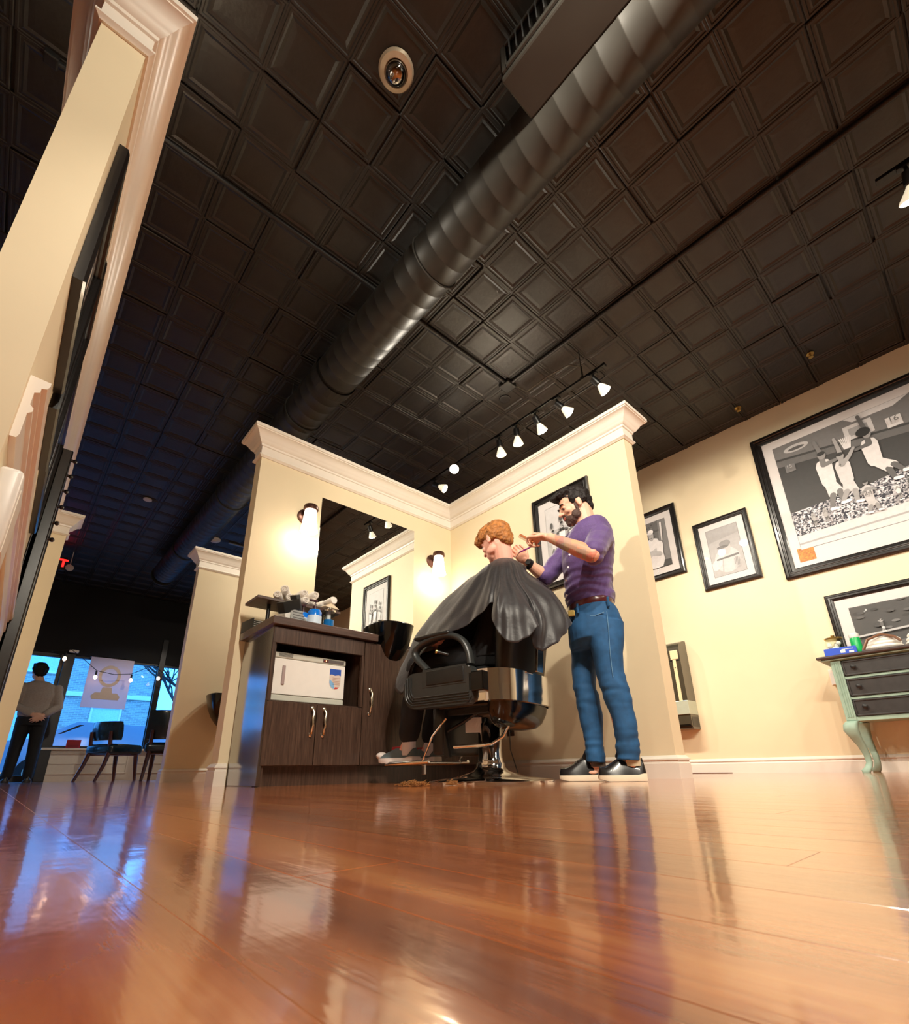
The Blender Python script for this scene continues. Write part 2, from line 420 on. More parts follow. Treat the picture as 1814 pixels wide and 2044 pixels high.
# bulkhead under the windows
M_bulk = mat('cream_panelled_bulkhead', srgb(226, 214, 200), 0.45, var=0.03)
for k, (a, c) in enumerate([(-4.6, -2.1), (0.56, XR)]):
    bk = struct(B().box((a, YF - .05, 0), (c, YF + .2, SILL)).box((a, YF - .12, SILL - .035), (c, YF + .2, SILL), .006).build('wall_front_bulkhead', M_bulk))
    x = a + .12
    while x + .9 < c + .3:
        x1 = min(x + 1.15, c - .1)
        if x1 - x < .2: break
        b = B()
        for (p0, p1) in (((x, .12), (x1, .12)), ((x, .44), (x1, .44))): b.box((p0[0], YF - .066, p0[1] - .012), (p1[0], YF - .05, p1[1] + .012), .005)
        for xx in (x, x1): b.box((xx - .012, YF - .066, .12), (xx + .012, YF - .05, .44), .005)
        b.box((x + .03, YF - .060, .27), (x1 - .03, YF - .05, .29), .004)
        b.build('panel_moulding', M_bulk, bk); x = x1 + .14
for k, (a, c) in enumerate(wins):
    wf = B()
    for (p, q) in (((a - .05, SILL, ), (a, HZ)), ((c, SILL), (c + .05, HZ))): wf.box((p[0], YF + .02, p[1]), (q[0], YF + .12, q[1]), .004)
    wf.box((a, YF + .02, HZ - .04), (c, YF + .12, HZ), .004); wf.box((a, YF + .02, SILL), (c, YF + .12, SILL + .04), .004)
    o = struct(wf.build('window_%d' % (k + 1), M_alu))
    B().box((a, YF + .066, SILL + .04), (c, YF + .072, HZ - .04)).build('pane', M_glass, o)
# wide dark post between door and window
struct(B().box((0.555, YF - .08, 0), (0.70, YF + .14, HZ), .005).build('trim_6', M_alu))
struct(B().box((2.04, YF - .02, SILL), (2.14, YF + .14, HZ + .5), .005).build('trim_7', M_alu))
struct(B().box((-2.2, YF - .08, 0), (-2.06, YF + .14, HZ), .005).build('trim_8', M_alu))
# glazed doors
for k, (a, c) in enumerate([(-0.42, 0.555), (-1.25, -0.42), (-2.06, -1.25)]):
    b = B()
    for (x0, x1, z0, z1) in ((a, a + .055, 0, HZ), (c - .055, c, 0, HZ), (a + .055, c - .055, 0, .10), (a + .055, c - .055, HZ - .07, HZ), ): b.box((x0, YF + .02, z0), (x1, YF + .07, z1), .004)
    o = struct(b.build('door_%d' % (k + 1), M_alu))
    B().box((a + .055, YF + .042, .1), (c - .055, YF + .048, HZ - .07)).build('pane', M_glass, o)
    b = B().cyl((a + .10, YF - .03, .85), (a + .10, YF - .03, 1.2), .012); b.cyl((a + .10, YF - .03, .88), (a + .10, YF + .03, .88), .008); b.cyl((a + .10, YF - .03, 1.17), (a + .10, YF + .03, 1.17), .008)
    b.build('door_handle', M_nickel, o, smooth=True)

# =================================================================== STREET
GZ = -0.05
M_pave = mat('pale_pavement', srgb(112, 110, 108), 0.7, var=0.2, scale=2)
M_road = mat('asphalt', srgb(88, 88, 92), 0.6, var=0.2, scale=4)
struct(B().box((-25, YF + .2, GZ - .1), (30, 13.6, GZ)).build('sidewalk', M_pave))
struct(B().box((-30, 13.6, GZ - .2), (40, 22.5, GZ - .1)).build('road', M_road))
struct(B().box((-30, 22.5, GZ - .15), (40, 45, GZ)).build('far_sidewalk', M_pave))
def brick_mat():
    m = bpy.data.materials.new('buff_brick_facade'); m.use_nodes = True; n = m.node_tree.nodes; l = m.node_tree.links; b = n['Principled BSDF']
    g = n.new('ShaderNodeNewGeometry'); sp = n.new('ShaderNodeSeparateXYZ'); cb = n.new('ShaderNodeCombineXYZ')
    l.new(g.outputs['Position'], sp.inputs[0]); l.new(sp.outputs[0], cb.inputs[0]); l.new(sp.outputs[2], cb.inputs[1])
    t = n.new('ShaderNodeTexBrick'); l.new(cb.outputs[0], t.inputs[0])
    t.inputs['Scale'].default_value = 1.0; t.inputs['Brick Width'].default_value = 0.22; t.inputs['Row Height'].default_value = 0.075; t.inputs['Mortar Size'].default_value = 0.008
    t.inputs['Color1'].default_value = srgb(178, 168, 158); t.inputs['Color2'].default_value = srgb(150, 140, 132); t.inputs['Mortar'].default_value = srgb(200, 196, 190)
    l.new(t.outputs[0], b.inputs['Base Color']); b.inputs['Roughness'].default_value = .85
    MATS['brick'] = m; return m
M_brick = brick_mat()
bd = thing('brick_building', 'long pale brick building across the street, behind the banner in the shop window', 'building', (1.5, 27, 0))
B().box((-9.5, 0, -.05), (3.6, 6, 9.5)).box((6.0, 1.5, -.05), (16, 6, 6.0)).build('facade', M_brick, bd)
M_bwin = mat('reflective_street_window', srgb(205, 218, 230), 0.15, var=0.1, spec=0.8)
M_dark = mat('dark_iron', srgb(25, 27, 30), 0.5, var=0.1)
def bwin(x, z, ww, hh):
    f = B().box((x - .08, -.08, z - .08), (x + ww + .08, .02, z), .01).box((x - .08, -.06, z + hh), (x + ww + .08, .02, z + hh + .12)).box((x - .08, -.05, z), (x, .02, z + hh)).box((x + ww, -.05, z), (x + ww + .08, .02, z + hh)).box((x, -.04, z + hh * .5 - .03), (x + ww, .02, z + hh * .5 + .03)).build('window', M_trim, bd)
    B().box((x, -.02, z), (x + ww, -.005, z + hh)).build('pane', M_bwin, f)
for x, z, ww, hh in ((-1.3, 1.1, 1.3, 1.9), (1.3, .9, 1.0, 2.0), (-4.6, 1.1, 1.3, 1.9), (-8, 1.1, 1.3, 1.9), (-1.3, 4.3, 1.3, 1.9), (1.3, 4.3, 1.0, 1.9), (-4.6, 4.3, 1.3, 1.9), (-8, 4.3, 1.3, 1.9)):
    bwin(x, z, ww, hh)
B().box((-9.5, -.1, 3.35), (3.6, .02, 3.55), .02).build('stone_band', M_trim, bd)
fe = thing('iron_fence', 'dark iron railing across the street, seen to the right of the banner', 'fence', (3.6, 23.6, GZ))
for k in range(26):
    B().box((k * .17 - .012, -.012, 0), (k * .17 + .012, .012, 1.5)).build('picket', M_dark, fe)
B().box((-.05, -.02, 1.38), (4.4, .02, 1.43)).build('rail', M_dark, fe); B().box((-.05, -.02, .15), (4.4, .02, .2)).build('rail', M_dark, fe)
hd = thing('clipped_hedge', 'low dark clipped hedge at the foot of the brick building across the street', 'hedge', (-1.6, 24.4, GZ))
b = B()
for k in range(60):
    b.sph((random.uniform(0, 5.6), random.uniform(-.3, .3), random.uniform(.1, .5)), (random.uniform(.2, .4), .3, random.uniform(.15, .28)), 8)
b.build('foliage', mat('dark_hedge_leaves', srgb(30, 46, 38), .8, var=.4, scale=30), hd)
# bare street tree
M_bark = mat('wet_bark', srgb(52, 46, 44), 0.8, var=0.3, scale=20)
tr = thing('bare_street_tree', 'bare leafless street tree seen through the rightmost strip of shop window', 'tree', (4.35, 17.0, GZ))
tb_ = B(); tb_.tube([(0, 0, 0), (.05, 0, .8), (-.1, .05, 1.6), (-.05, 0, 2.5)], [.17, .14, .12, .09], 10); tb_.build('trunk', M_bark, tr, smooth=True)
def branch(p, d, r, L, dep):
    pts = [p]; q = p.copy(); dd = d.copy()
    for _ in range(4):
        dd = (dd + Vector((random.uniform(-.25, .25), random.uniform(-.2, .2), random.uniform(-.12, .2)))).normalized(); q = q + dd * (L / 4); pts.append(q.copy())
    bb.tube(pts, [r * (1 - .16 * i) for i in range(5)], 6)
    if dep:
        for i in (2, 3, 4):
            for _ in range(2 if i > 2 else 1):
                nd = (dd + Vector((random.uniform(-.9, .9), random.uniform(-.5, .5), random.uniform(-.3, .7)))).normalized()
                branch(pts[i], nd, r * .55, L * .66, dep - 1)
for a in range(5):
    bb = B(); branch(Vector((-.08, .03, 1.5 + a * .22)), Vector((math.cos(a * 2.4), .3 * math.sin(a * 2.4), .55)).normalized(), .06, 1.5, 3); bb.build('branch', M_bark, tr)
# parked car
def car(loc, rz, label, colname, col):
    t = thing('car', label, 'car', loc, (0, 0, rz))
    M_car = mat(colname, col, .2, .2, coat=1.0, var=.02)
    side = [(-2.15, .32), (-2.2, .62), (-2.1, .82), (-1.25, .95), (-.6, 1.36), (.75, 1.40), (1.45, 1.02), (2.1, .92), (2.2, .6), (2.15, .32)]
    b = B(); R = []
    for yy, s_, ins in ((-.86, 1, .0), (-.84, 1, .02), (.84, 1, .02), (.86, 1, 0)):
        R.append([(x, yy * (0.80 if z > 1.0 else 1.0), z) for x, z in side])
    b.rings(R[:1] + R[1:3] + R[3:], cap=True); b.build('body', M_car, t, smooth=True)
    for sy in (-1, 1):
        g = B(); g.prism([(-.92, 1.10), (-.60, 1.30), (.72, 1.33), (1.08, 1.12)], (1, 0, 0), (0, 0, 1), (0, 1, 0), (0, .695 if sy > 0 else -.703, 0), .008)
        g.build('side_window', M_gloss, t)
    for x in (-1.35, 1.35):
        for y in (-.8, .8):
            w_ = B().cyl((x, y - .1, .32), (x, y + .1, .32), .32, n=24).build('wheel', M_black, t, smooth=True)
            B().cyl((x, y - .108, .32), (x, y + .108, .32), .19, n=16).build('hub', M_nickel, w_)
    B().box((-2.235, -.55, .55), (-2.18, .55, .72), .02).build('grille', M_black, t)
    for y in (-.72, .72): B().sph((-2.1, y, .7), (.1, .14, .08)).build('headlight', M_white, t, smooth=True)
    B().box((2.16, -.78, .66), (2.225, -.45, .82), .02).build('tail_light', mat('red_tail_lens', srgb(190, 20, 30), .2), t); B().box((2.16, .45, .66), (2.225, .78, .82), .02).build('tail_light', MATS['red_tail_lens'], t)
    return t
car((2.0, 15.0, GZ - .1), PI + .04, 'silver car parked at the kerb below the banner in the shop window', 'silver_car_paint', srgb(170, 185, 200))
car((-2.9, 15.0, GZ - .1), PI, 'dark red car parked outside the glass door left of the post', 'dark_red_car_paint', srgb(120, 20, 40))

# =================================================================== OVERHEAD
DX, DZ, DR = 0.583 * 2.45, 1.29 * 2.45, 0.172
du = thing('air_duct', 'long black spiral air duct running under the ceiling from overhead to the shop front', 'duct', (DX, 0, DZ))
dy0, dy1 = -5.2, 8.7
b = B()
npt = 60; rings = []
y = dy0
while y < dy1 + .001:
    for dyy, rr in ((0, DR), (.004, DR + .0012), (.010, DR + .0012), (.014, DR)):
        rings.append([(math.cos(t * 2 * PI / 28) * rr, y + dyy + (t / 28) * .0, math.sin(t * 2 * PI / 28) * rr) for t in range(28)])
    y += .115
b.rings(rings, cap=False); b.build('duct_shell', M_duct, du, smooth=True, auto=60)
B().lathe([(DR + .006, 0), (DR + .006, .02), (DR - .02, .05), (0, .05)], (0, dy1 + .05, 0), (0, 1, 0), 28).build('end_cap', M_duct, du, smooth=True)
for yy in (-2.6, -.5, 1.72, 3.6, 5.5, 7.4):
    b = B().tube([(math.cos(a) * (DR + .007), yy, math.sin(a) * (DR + .007)) for a in [i * 2 * PI / 24 for i in range(24)]], .006, 6, closed=True)
    b.cyl((-.13, yy, .12), (-.13, yy, ZC - DZ), .003, n=6); b.cyl((.13, yy, .12), (.13, yy, ZC - DZ), .003, n=6)
    b.build('strap_hanger', M_duct, du)
b = B().lathe([(DR + .012, -.05), (DR + .012, .05)], (0, 3.05, 0), (0, 1, 0), 28, cap=False); b.build('joint_collar', M_duct, du)
# side outlet with louvred register
vb = B().box((-.36, .02, -.10), (-.14, .80, .13), .01); vo = vb.build('register_box', M_duct, du)
b = B()
for (a, c) in (((-.375, .06, -.08), (-.36, .76, -.055)), ((-.375, .06, .085), (-.36, .76, .11)), ((-.375, .04, -.08), (-.36, .07, .11)), ((-.375, .75, -.08), (-.36, .78, .11))): b.box(a, c, .003)
g = b.build('register_frame', M_duct, du)
for k in range(17):
    yy = .10 + k * .039
    B().box((-.385, yy, -.055), (-.355, yy + .006, .085), rot=Matrix.Rotation(.5, 3, 'Z')).build('louvre', M_pipe, g)

cn = thing('conduit', 'black electrical conduit crossing the ceiling to a junction and turning towards the camera', 'conduit', (2.80, 2.31, ZC - .02))
px0 = 2.80
B().cyl((-3.35, 0, 0), (0, 0, 0), .016, n=10).build('cross_pipe', M_pipe, cn, smooth=True)
B().cyl((0, 0, 0), (.03, -4.6, 0), .017, n=10).build('long_pipe', M_pipe, cn, smooth=True)
B().box((-.06, -.05, -.03), (.06, .07, .02), .01).build('junction_box', M_pipe, cn)
B().lathe([(.055, 0), (.055, .01), (.045, .012), (.0, .012)], (.13, .16, .02), (0, 0, -1), 20).build('cover_disc', M_pipe, cn)
B().box((-3.38, -.03, -.02), (-3.32, .03, .02), .006).build('pipe_clamp', M_pipe, cn)
sp = B().tube([(2.86, 2.27, 3.40), (2.93, 2.20, 3.33), (2.96, 2.0, 3.37), (3.02, 1.80, 3.40), (3.06, 1.70, 3.33), (3.0, 1.66, 3.13)], .006, 8)
tag(sp.build('power_cable', mat('grey_cable', srgb(95, 90, 78), .5, var=.05), smooth=True), 'thin grey cable looping from the ceiling junction down to the track lights', 'cable')

# dome camera on the ceiling
dm = thing('dome_camera', 'round security camera with chrome dome and pale ring on the black ceiling', 'camera', (0.762, 1.22, ZC - .004))
B().lathe([(.0, 0), (.088, 0), (.090, .008), (.082, .022), (.060, .030), (.058, .020), (0, .02)], (0, 0, 0), (0, 0, -1), 32).build('mounting_ring', mat('pale_metal_ring', srgb(196, 184, 160), .35, .3, var=.1), dm, smooth=True)
B().sph((0, 0, -.026), (.056, .056, .05), 24).build('dome', mat('smoked_chrome_dome', (.35, .33, .32, 1), .05, 1.0, var=.02), dm, smooth=True)
# small ceiling fittings far off
t = thing('smoke_detector', 'round cream smoke detector on the ceiling beside the far end of the duct', 'detector', (1.78, 7.40, ZC - .004))
B().lathe([(0, 0), (.085, 0), (.085, .02), (.06, .04), (0, .042)], (0, 0, 0), (0, 0, -1), 24).build('housing', M_white, t, smooth=True)
B().lathe([(0, 0), (.03, 0), (.03, .008), (0, .01)], (0, 0, -.042), (0, 0, -1), 16).build('sensor', M_trim, t, smooth=True)
t = thing('ceiling_sensor', 'small round white sensor alone on the dark ceiling left of the duct', 'sensor', (.755, 6.74, ZC - .004))
B().lathe([(0, 0), (.05, 0), (.05, .014), (.02, .02), (0, .02)], (0, 0, 0), (0, 0, -1), 20).build('housing', M_white, t, smooth=True)
t = thing('strip_light', 'unlit thin strip light on the ceiling right of the smoke detector', 'light', (2.12, 7.38, ZC - .005))
B().box((-.14, -.02, -.02), (.5, .02, 0), .004).build('housing', mat('dull_aluminium', (.3, .3, .29, 1), .4, .8), t)
t = thing('sprinkler_head', 'small brass sprinkler head on the ceiling above the framed ballplayer portraits', 'sprinkler', (4.80, 1.03, ZC - .004))
B().lathe([(0, 0), (.03, 0), (.03, .004), (.008, .01), (.008, .03), (.018, .034), (.018, .037), (0, .037)], (0, 0, 0), (0, 0, -1), 16).build('head', mat('brass', (.55, .38, .12, 1), .3, 1.0), t, smooth=True)
t = thing('sprinkler_head', 'small brass sprinkler head on the ceiling between the big ballgame picture and the right edge', 'sprinkler', (4.55, .35, ZC - .004))
B().lathe([(0, 0), (.03, 0), (.03, .004), (.008, .01), (.008, .03), (.018, .034), (.018, .037), (0, .037)], (0, 0, 0), (0, 0, -1), 16).build('head', MATS['brass'], t, smooth=True)

# --- track lights
M_bulbwhite = mat('frosted_bulb_cone', srgb(240, 232, 214), 0.3, emit=(1, .85, .6, 1), estr=0.9)
M_lens = emis('lit_lamp_lens', (1, .93, .78, 1), 30.0)
M_lens_w = emis('lit_lamp_lens_amber', (1, .80, .45, 1), 18.0)
def lamp(parent_loc, aim, label, group, power=LAMP_W, warm=False, length=.115, size=1.0, spot=95):
    """head hung under the track: bracket, socket, bulb, lens + its own light"""
    p = Vector(parent_loc); a = Vector(aim).normalized()
    t = thing('track_spotlight', label, 'spotlight', p, group=group)
    B().box((-.018, -.035, -.012), (.018, .035, .012), .003).cyl((0, 0, -.01), (0, 0, -.055), .009, n=10).build('bracket', M_black, t, smooth=True)
    q = Vector((0, 0, -.06))
    B().lathe([(0, -.02), (.026, -.015), (.028, .0), (.028, .055), (.022, .062), (0, .062)], q, a, 20).build('socket', M_black, t, smooth=True)
    bulb = B().lathe([(.018, .06), (.022, .07), (.030, .085), (.046 * size, .128), (.049 * size, .140), (.046 * size, .143)], q, a, 24, cap=False).build('bulb', M_bulbwhite, t, smooth=True)
    B().lathe([(0, .134), (.046 * size, .134), (.046 * size, .140), (.030 * size, .149), (0, .153)], q, a, 24).build('lens', M_lens_w if warm else M_lens, bulb, smooth=True)
    ld = bpy.data.lights.new('lamp_light', 'SPOT'); ld.energy = power; ld.color = LAMP_COL; ld.spot_size = math.radians(spot); ld.spot_blend = .55; ld.shadow_soft_size = .045
    lo = bpy.data.objects.new('lamp_light', ld); C.objects.link(lo); lo.parent = t
    lo.location = q + a * .175; lo.rotation_euler = a.to_track_quat('-Z', 'Y').to_euler()
    return t
def track(y0, y1, label, x=2.98, z=3.11, hangs=()):
    t = thing('lighting_track', label, 'track', (x, 0, z))
    b = B().box((-.018, y0, -.012), (.018, y1, .010), .002); b.build('rail', M_black, t)
    for yy in hangs: B().cyl((0, yy, 0), (0, yy, ZC - z), .003, n=6).lathe([(.02, 0), (.02, .02), (0, .02)], (0, yy, .0), (0, 0, 1), 12).build('suspension_rod', M_black, t)
    B().box((-.02, y0 - .03, -.014), (.02, y0, .012), .004).build('end_feed', M_black, t)
track(1.47, 5.6, 'black ceiling track carrying the row of lit lamps above the partition crown', hangs=(1.66, 3.05, 4.0, 5.3))
G1 = 'lit spotlights on the track above the partition'
for y, aim, lab, wm in ((1.56, (.55, -.35, -.75), 'lit spotlight at the near end of the ceiling track, closest to the cable loop', False),
                        (1.93, (.60, -.45, -.66), 'lit spotlight second from the near end of the ceiling track', False),
                        (2.17, (.50, -.10, -.85), 'lit white spotlight third from the near end of the track, beside the two amber ones', False),
                        (2.40, (.16, .05, -.98), 'amber lit spotlight, nearer the camera of the two amber ones', True),
                        (2.62, (.18, .02, -.98), 'amber lit spotlight, farther of the two amber ones', True),
                        (3.27, (-.62, -.66, -.42), 'brightest glaring spotlight aimed at the camera from the track', False),
                        (3.60, (.45, -.70, -.55), 'lit spotlight at the far end, hanging just over the corner of the crown', False)):
    lamp((2.98, y, 3.098), aim, lab, G1, warm=wm)
track(-4.2, -.28, 'black ceiling track overhead at the right edge of the frame', hangs=(-.6, -2.4, -4.0))
for y, aim, lab in ((-.40, (.45, .12, -.85), 'lit spotlight on the overhead track at the right edge of the frame'),
                    (-1.2, (.6, .55, -.7), 'spotlight second on the overhead track at the right, aimed at the right wall'),
                    (-1.9, (.2, .9, -.55), 'spotlight on the overhead track behind the camera, aimed at the barber'),
                    (-2.8, (.7, .2, -.7), 'spotlight at the back of the overhead track, aimed at the wall')):
    lamp((2.98, y, 3.098), aim, lab, 'spotlights on the overhead track', size=1.25, power=LAMP_W * .75)
lamp((.45, .55, 3.098), (.05, .02, -1), 'spotlight straight overhead at the camera, pointing at the floor', 'spotlights behind the camera', power=LAMP_W * 1.3)
track(-4.2, 1.0, 'black ceiling track overhead to the left behind the camera', x=.45, hangs=(-.8, -2.4, -4.0))
for y, aim, lab in ((-.25, (.74, .52, -.42), 'spotlight behind the camera aimed at the partition behind the barber'), (-.75, (.55, .72, -.45), 'spotlight behind the camera aimed at the barber chair'),
                    (-1.4, (.30, .85, -.45), 'spotlight behind the camera aimed at the wash station'),
                    (-2.2, (-.1, .9, -.45), 'spotlight behind the camera aimed down the passage'),
                    (-3.0, (.75, .6, -.45), 'spotlight behind the camera aimed at the partition end')):
    lamp((.45, y, 3.098), aim, lab, 'spotlights behind the camera', size=1.0, power=LAMP_W * (3.2 if y == -.25 else 1.9))
for y, aim, lab in ((4.45, (-.62, .45, -.62), 'spotlight added on the ceiling track past the corner to brighten the second station'), (5.3, (-.75, -.25, -.6), 'last spotlight on the ceiling track, added to brighten across the passage')):
    lamp((2.98, y, 3.098), aim, lab, 'spotlights added on the far end of the partition track', power=LAMP_W * 1.1)  # unseen lamps added here to brighten the second partition
track(6.3, 9.6, 'black ceiling track over the front waiting area', x=2.4, hangs=(6.6, 9.2))
for y, aim, lab in ((6.6, (-.5, -.2, -.85), 'spotlight over the second station aimed at its partition'), (8.9, (-.2, .5, -.85), 'spotlight over the waiting chairs')):
    lamp((2.4, y, 3.098), aim, lab, 'spotlights over the waiting area', power=LAMP_W * .9)
track(1.2, 4.5, 'black ceiling track beyond the left partition', x=-2.2, hangs=(1.5, 4.2))
for y, aim, lab in ((1.5, (.3, -.3, -.85), 'spotlight beyond the left partition, near'), (3.9, (.5, .5, -.85), 'spotlight beyond the left partition, far')):
    lamp((-2.2, y, 3.098), aim, lab, 'spotlights beyond the left partition', power=LAMP_W * .7)
track(1.5, 3.2, 'short black ceiling track just beyond the left partition', x=-.90, hangs=(1.7, 3.0))
lamp((-.90, 1.95, 3.098), (3.8, -.60, -1.80), 'spotlight shining over the left partition towards the barber', None, power=LAMP_W * 3.4, spot=62)

# --- wall sconces either side of the mirror
M_bronze = mat('bronze_sconce_metal', srgb(92, 62, 52), 0.35, 0.7, var=.1)
M_shade = mat('lit_frosted_shade', srgb(250, 240, 230), .4, emit=(1, .84, .68, 1), estr=3.2)
def sconce(x, z, label):
    t = thing('wall_sconce', label, 'wall lamp', (x, YA, z), group='sconces beside the mirror')
    B().lathe([(0, 0), (.062, 0), (.062, .012), (.045, .022), (0, .024)], (0, 0, .0), (0, -1, 0), 24).build('back_plate', M_bronze, t, smooth=True)
    B().tube([(0, -.02, .0), (0, -.06, .005), (0, -.085, .03), (0, -.10, .045)], .011, 10).build('arm', M_bronze, t, smooth=True)
    B().lathe([(0, 0), (.048, 0), (.055, .012), (.056, .035), (.050, .04), (0, .04)], (0, -.10, .055), (0, 0, -1), 24).build('holder', M_bronze, t, smooth=True)
    B().lathe([(.042, 0), (.046, .03), (.053, .10), (.063, .165), (.066, .18), (.060, .178), (.048, .09), (.038, 0)], (0, -.10, .02), (0, 0, -1), 28, cap=False).build('glass_shade', M_shade, t, smooth=True)
    B().sph((0, -.10, -.07), (.026, .026, .04), 14).build('bulb', emis('lit_bulb', (1, .85, .62, 1), 30), t, smooth=True)
    ld = bpy.data.lights.new('sconce_light', 'POINT'); ld.energy = SCONCE_W; ld.color = (1, .82, .62); ld.shadow_soft_size = .06
    lo = bpy.data.objects.new('sconce_light', ld); C.objects.link(lo); lo.parent = t; lo.location = (0, -.115, -.19)
sconce(1.385, 1.915, 'lit frosted wall sconce left of the mirror')
sconce(2.650, 1.895, 'lit frosted wall sconce right of the mirror, near the corner')

# --- exit sign and small round camera by it
ex = thing('exit_sign', 'glowing red EXIT sign in the dark near the shop front, half hidden by the pillar', 'sign', (.02, 9.2, 3.17))
M_sign = mat('black_sign_case', srgb(20, 16, 16), .5); M_exit = emis('red_sign_letters', (1, .012, .01, 1), 5.0)
B().box((-.16, 0, -.11), (.16, .05, .11), .008).build('case', M_sign, ex)
text_mesh('EXIT', .17, 'lettering', M_exit, ex, (0, -.004, 0), (PI / 2, 0, 0), bold=.006)
B().cyl((0, .02, .11), (0, .02, .26), .01, n=10).build('stem', M_sign, ex)
t = thing('round_speaker', 'small round white speaker high on the dark front wall, right of the exit sign', 'speaker', (.235, 9.3, 3.15))
B().lathe([(0, 0), (.05, 0), (.055, .02), (.04, .03), (0, .032)], (0, 0, 0), (0, -1, 0), 20).cyl((0, 0, 0), (0, 0, .28), .006, n=8).build('housing', M_white, t, smooth=True)
t = thing('door_closer_lamp', 'small cream emergency lamp at the top of the dark post by the shop door', 'lamp', (.66, YF - .1, 2.17))
B().box((-.07, -.04, -.02), (.07, .02, .03), .012).build('housing', M_white, t)

# --- string lights and banner at the window
sl = thing('string_lights', 'drooping dark cable of small warm bulbs across the shop window', 'string lights', (0, YF - .35, 0))
pts = []
anch = [(.50, 2.2), (1.62, 1.93), (2.32, 2.13), (3.6, 1.95)]
drops = []
key = [(.35, 2.12), (.62, 2.19), (.80, 2.07), (1.07, 1.86), (1.35, 1.82), (1.62, 1.86), (1.80, 1.97), (1.95, 2.07), (2.15, 1.93), (2.35, 1.84), (2.6, 1.82)]
B().tube([(.50, .33, 2.10)] + [(x * .965, 0, z * .985) for x, z in key] + [(2.6, .40, 1.84)], .006, 6).build('cable', M_black, sl)
for x, z in ((.56, 2.12), (1.07, 1.85), (1.63, 1.85), (2.08, 1.93)):
    x *= .965; z *= .985
    h = B().cyl((x, 0, z), (x, 0, z - .07), .016, n=10).build('socket', M_black, sl)
    B().sph((x, 0, z - .105), (.028, .028, .04), 12).build('bulb', emis('warm_string_bulb', (1, .62, .38, 1), 12), h, smooth=True)
bn = thing('hanging_banner', 'pale translucent banner with a faint gold emblem hung inside the shop window', 'banner', (1.262, YF - .18, 1.66))
M_ban = mat('pale_banner_cloth', srgb(244, 236, 240), .8, var=.02, emit=(.30, .36, .62, 1), estr=0.0)
n_ = M_ban.node_tree.nodes; l_ = M_ban.node_tree.links
tr_ = n_.new('ShaderNodeBsdfTranslucent'); tr_.inputs[0].default_value = srgb(255, 225, 225); mxs = n_.new('ShaderNodeMixShader'); mxs.inputs[0].default_value = .55
l_.new(n_['Principled BSDF'].outputs[0], mxs.inputs[1]); l_.new(tr_.outputs[0], mxs.inputs[2]); l_.new(mxs.outputs[0], n_['Material Output'].inputs[0])
B().box((-.335, 0, -.45), (.335, .004, .45)).build('cloth', M_ban, bn)
B().cyl((-.36, 0, .455), (.36, 0, .455), .010, n=8).build('rod', M_black, bn)
for x in (-.34, .34): B().cyl((x, 0, .455), (x, .26, .455), .006, n=8).build('bracket', M_black, bn)
M_gold = mat('faint_gold_print', srgb(208, 192, 186), .8, var=.02)
b = B()
ring = lambda r, s_=1.0: [(math.cos(a) * r, math.sin(a) * r * s_) for a in [i * 2 * PI / 36 for i in range(36)]]
outer, inner = ring(.17, 1.15), ring(.12, 1.15)
for i in range(36):
    j = (i + 1) % 36
    b.bm.faces.new([b.bm.verts.new((p[0], -.003, p[1] + .12)) for p in (outer[i], outer[j], inner[j], inner[i])])
b.prism([(-.07, -.08), (.07, -.08), (.09, -.18), (-.09, -.18)], (1, 0, 0), (0, 0, 1), (0, -1, 0), (0, -.001, 0), .002)
b.prism([(-.17, -.18), (.17, -.18), (.22, -.24), (.20, -.30), (-.20, -.30), (-.22, -.24)], (1, 0, 0), (0, 0, 1), (0, -1, 0), (0, -.001, 0), .002)
b.build('emblem', M_gold, bn)

# =================================================================== FRAMED PICTURES
def gray(g, tint=(1.0, .97, .98)):
    k = int(round(g * 20)); n = 'print_tone_%d' % k
    v = (k / 20.0) ** 1.9
    return mat(n, (v * tint[0], v * tint[1], v * tint[2], 1), 0.55, var=.06, scale=30)
def crowd_mat():
    m = bpy.data.materials.new('print_crowd'); m.use_nodes = True; n = m.node_tree.nodes; l = m.node_tree.links; b = n['Principled BSDF']
    tc = n.new('ShaderNodeTexCoord'); v = n.new('ShaderNodeTexVoronoi'); v.inputs['Scale'].default_value = 80
    l.new(tc.outputs['Object'], v.inputs['Vector'])
    nz = n.new('ShaderNodeTexNoise'); nz.inputs['Scale'].default_value = 55; nz.inputs['Detail'].default_value = 4; l.new(tc.outputs['Object'], nz.inputs['Vector'])
    sp = n.new('ShaderNodeSeparateColor'); l.new(v.outputs['Color'], sp.inputs[0])
    mu = n.new('ShaderNodeMath'); mu.operation = 'MULTIPLY'; l.new(sp.outputs[0], mu.inputs[0]); l.new(nz.outputs['Fac'], mu.inputs[1])
    r = n.new('ShaderNodeValToRGB'); e = r.color_ramp.elements; e[0].position = .12; e[0].color = (.02, .02, .035, 1); e[1].position = .42; e[1].color = (.72, .70, .74, 1)
    l.new(mu.outputs[0], r.inputs[0]); l.new(r.outputs[0], b.inputs['Base Color']); b.inputs['Roughness'].default_value = .55
    MATS['crowd'] = m; return m
M_crowd = crowd_mat()
M_orange = mat('print_orange_patch', srgb(200, 120, 40), .5, var=.5, scale=60)
